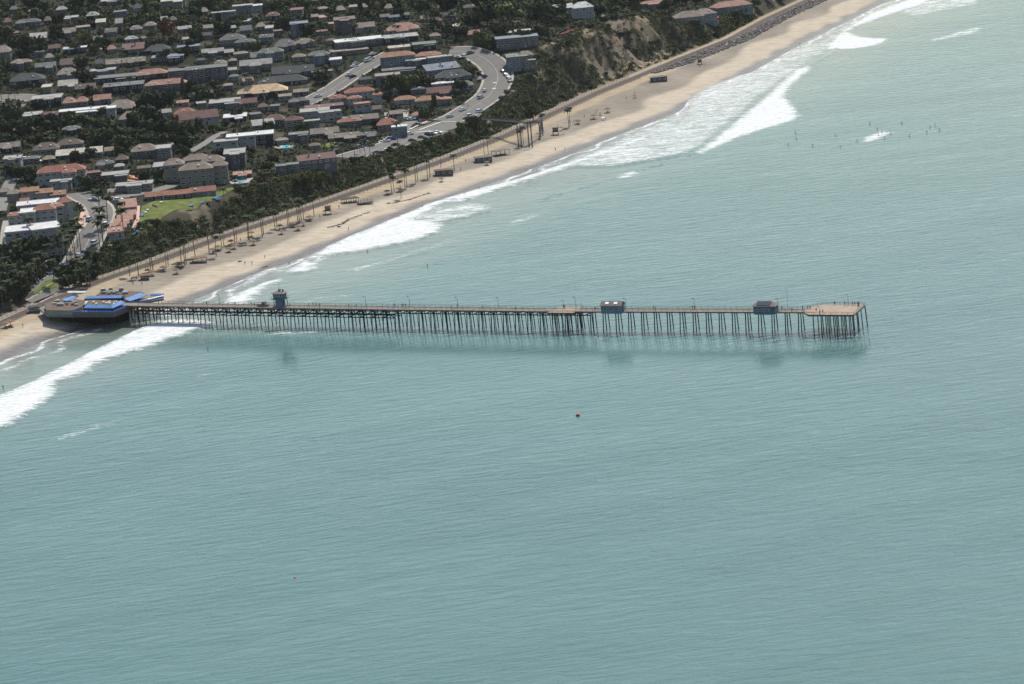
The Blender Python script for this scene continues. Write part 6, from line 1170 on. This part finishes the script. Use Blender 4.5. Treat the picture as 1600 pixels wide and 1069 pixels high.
# driftwood, beached kelp, towels
rs = random.Random(44)
def wrack(lb, pts, n, sp):
    g = MB(); P = [HIT(*p) for p in pts]
    for i in range(n):
        k = rs.random() * (len(P) - 1); a, b = P[int(k)], P[int(k) + 1]; p = a + (b - a) * (k - int(k)); x, y = p.x + rs.gauss(0, sp), p.y + rs.gauss(0, sp); z = ZG(x, y); a2 = rs.uniform(0, 3); l = rs.uniform(.3, 1.1)
        g.add([(x - l * math.cos(a2), y - l * math.sin(a2), z + .03), (x + .2 * math.sin(a2), y - .2 * math.cos(a2), z + .12), (x + l * math.cos(a2), y + l * math.sin(a2), z + .03), (x - .2 * math.sin(a2), y + .2 * math.cos(a2), z + .1)], [(0, 1, 2, 3)])
    tag(link('kelp_wrack', g.mesh('kelp_wrack', 'driftwood')), lb, 'seaweed', kind='stuff')
wrack('dark line of beached kelp on the sand between the palms and the surf', [(512, 356), (534, 350), (545, 343), (578, 331)], 260, .5)
wrack('thin kelp line on the sand left of the restroom', [(612, 318), (640, 312), (672, 301)], 160, .5); wrack('scattered kelp at the water edge near the pier', [(408, 419), (418, 416)], 30, .4)
for x, y, m, l in [(530, 355, 'driftwood', 'dark driftwood heap beside the kelp line'), (607, 318, 'driftwood', 'small driftwood pile left of the restroom'), (375, 409, 'driftwood', 'driftwood piece near the walkers by the pier')]:
    r = thing('driftwood', l, 'driftwood', HIT(x, y)); g = MB(); [g.tube([(rs.uniform(-1, 1), rs.uniform(-1, 1), .1), (rs.uniform(-1, 1), rs.uniform(-1, 1), .35), (rs.uniform(-1.5, 1.5), rs.uniform(-1, 1), .2)], [.16, .14, .06], 5) for _ in range(6)]; part('log', g, m, r)
for pr in PROTO:
    if id(pr) not in USED:
        for c in list(pr.children): bpy.data.objects.remove(c)
        bpy.data.objects.remove(pr)

# ---------------------------------------------------------------- thin sea haze: one even closed volume round everything
hm_ = bpy.data.materials.new('haze'); hm_.use_nodes = True; ht_ = hm_.node_tree; ht_.nodes.remove(ht_.nodes['Principled BSDF']); pv = ht_.nodes.new('ShaderNodeVolumePrincipled')
pv.inputs['Color'].default_value = (.80, .88, .96, 1); pv.inputs['Density'].default_value = HAZE; pv.inputs['Anisotropy'].default_value = .2; ht_.links.new(pv.outputs[0], ht_.nodes['Material Output'].inputs['Volume'])
hz = link('haze', MB().box(-32000, 32000, -32000, 32000, -12, 400).mesh('haze', [hm_])); tag(hz, 'thin pale sea haze over the whole coast', 'haze', kind='stuff')

for o in scene.objects:
    if 'label' in o and o.parent is None and not (4 <= len(o['label'].split()) <= 16): print('LABEL', len(o['label'].split()), o.name, o['label'])
_seen = {}
for o in scene.objects:
    if 'label' in o and o.parent is None: _seen.setdefault(o['label'], []).append(o.name)
for k_, v_ in _seen.items():
    if len(v_) > 1: print('DUP', k_, v_)
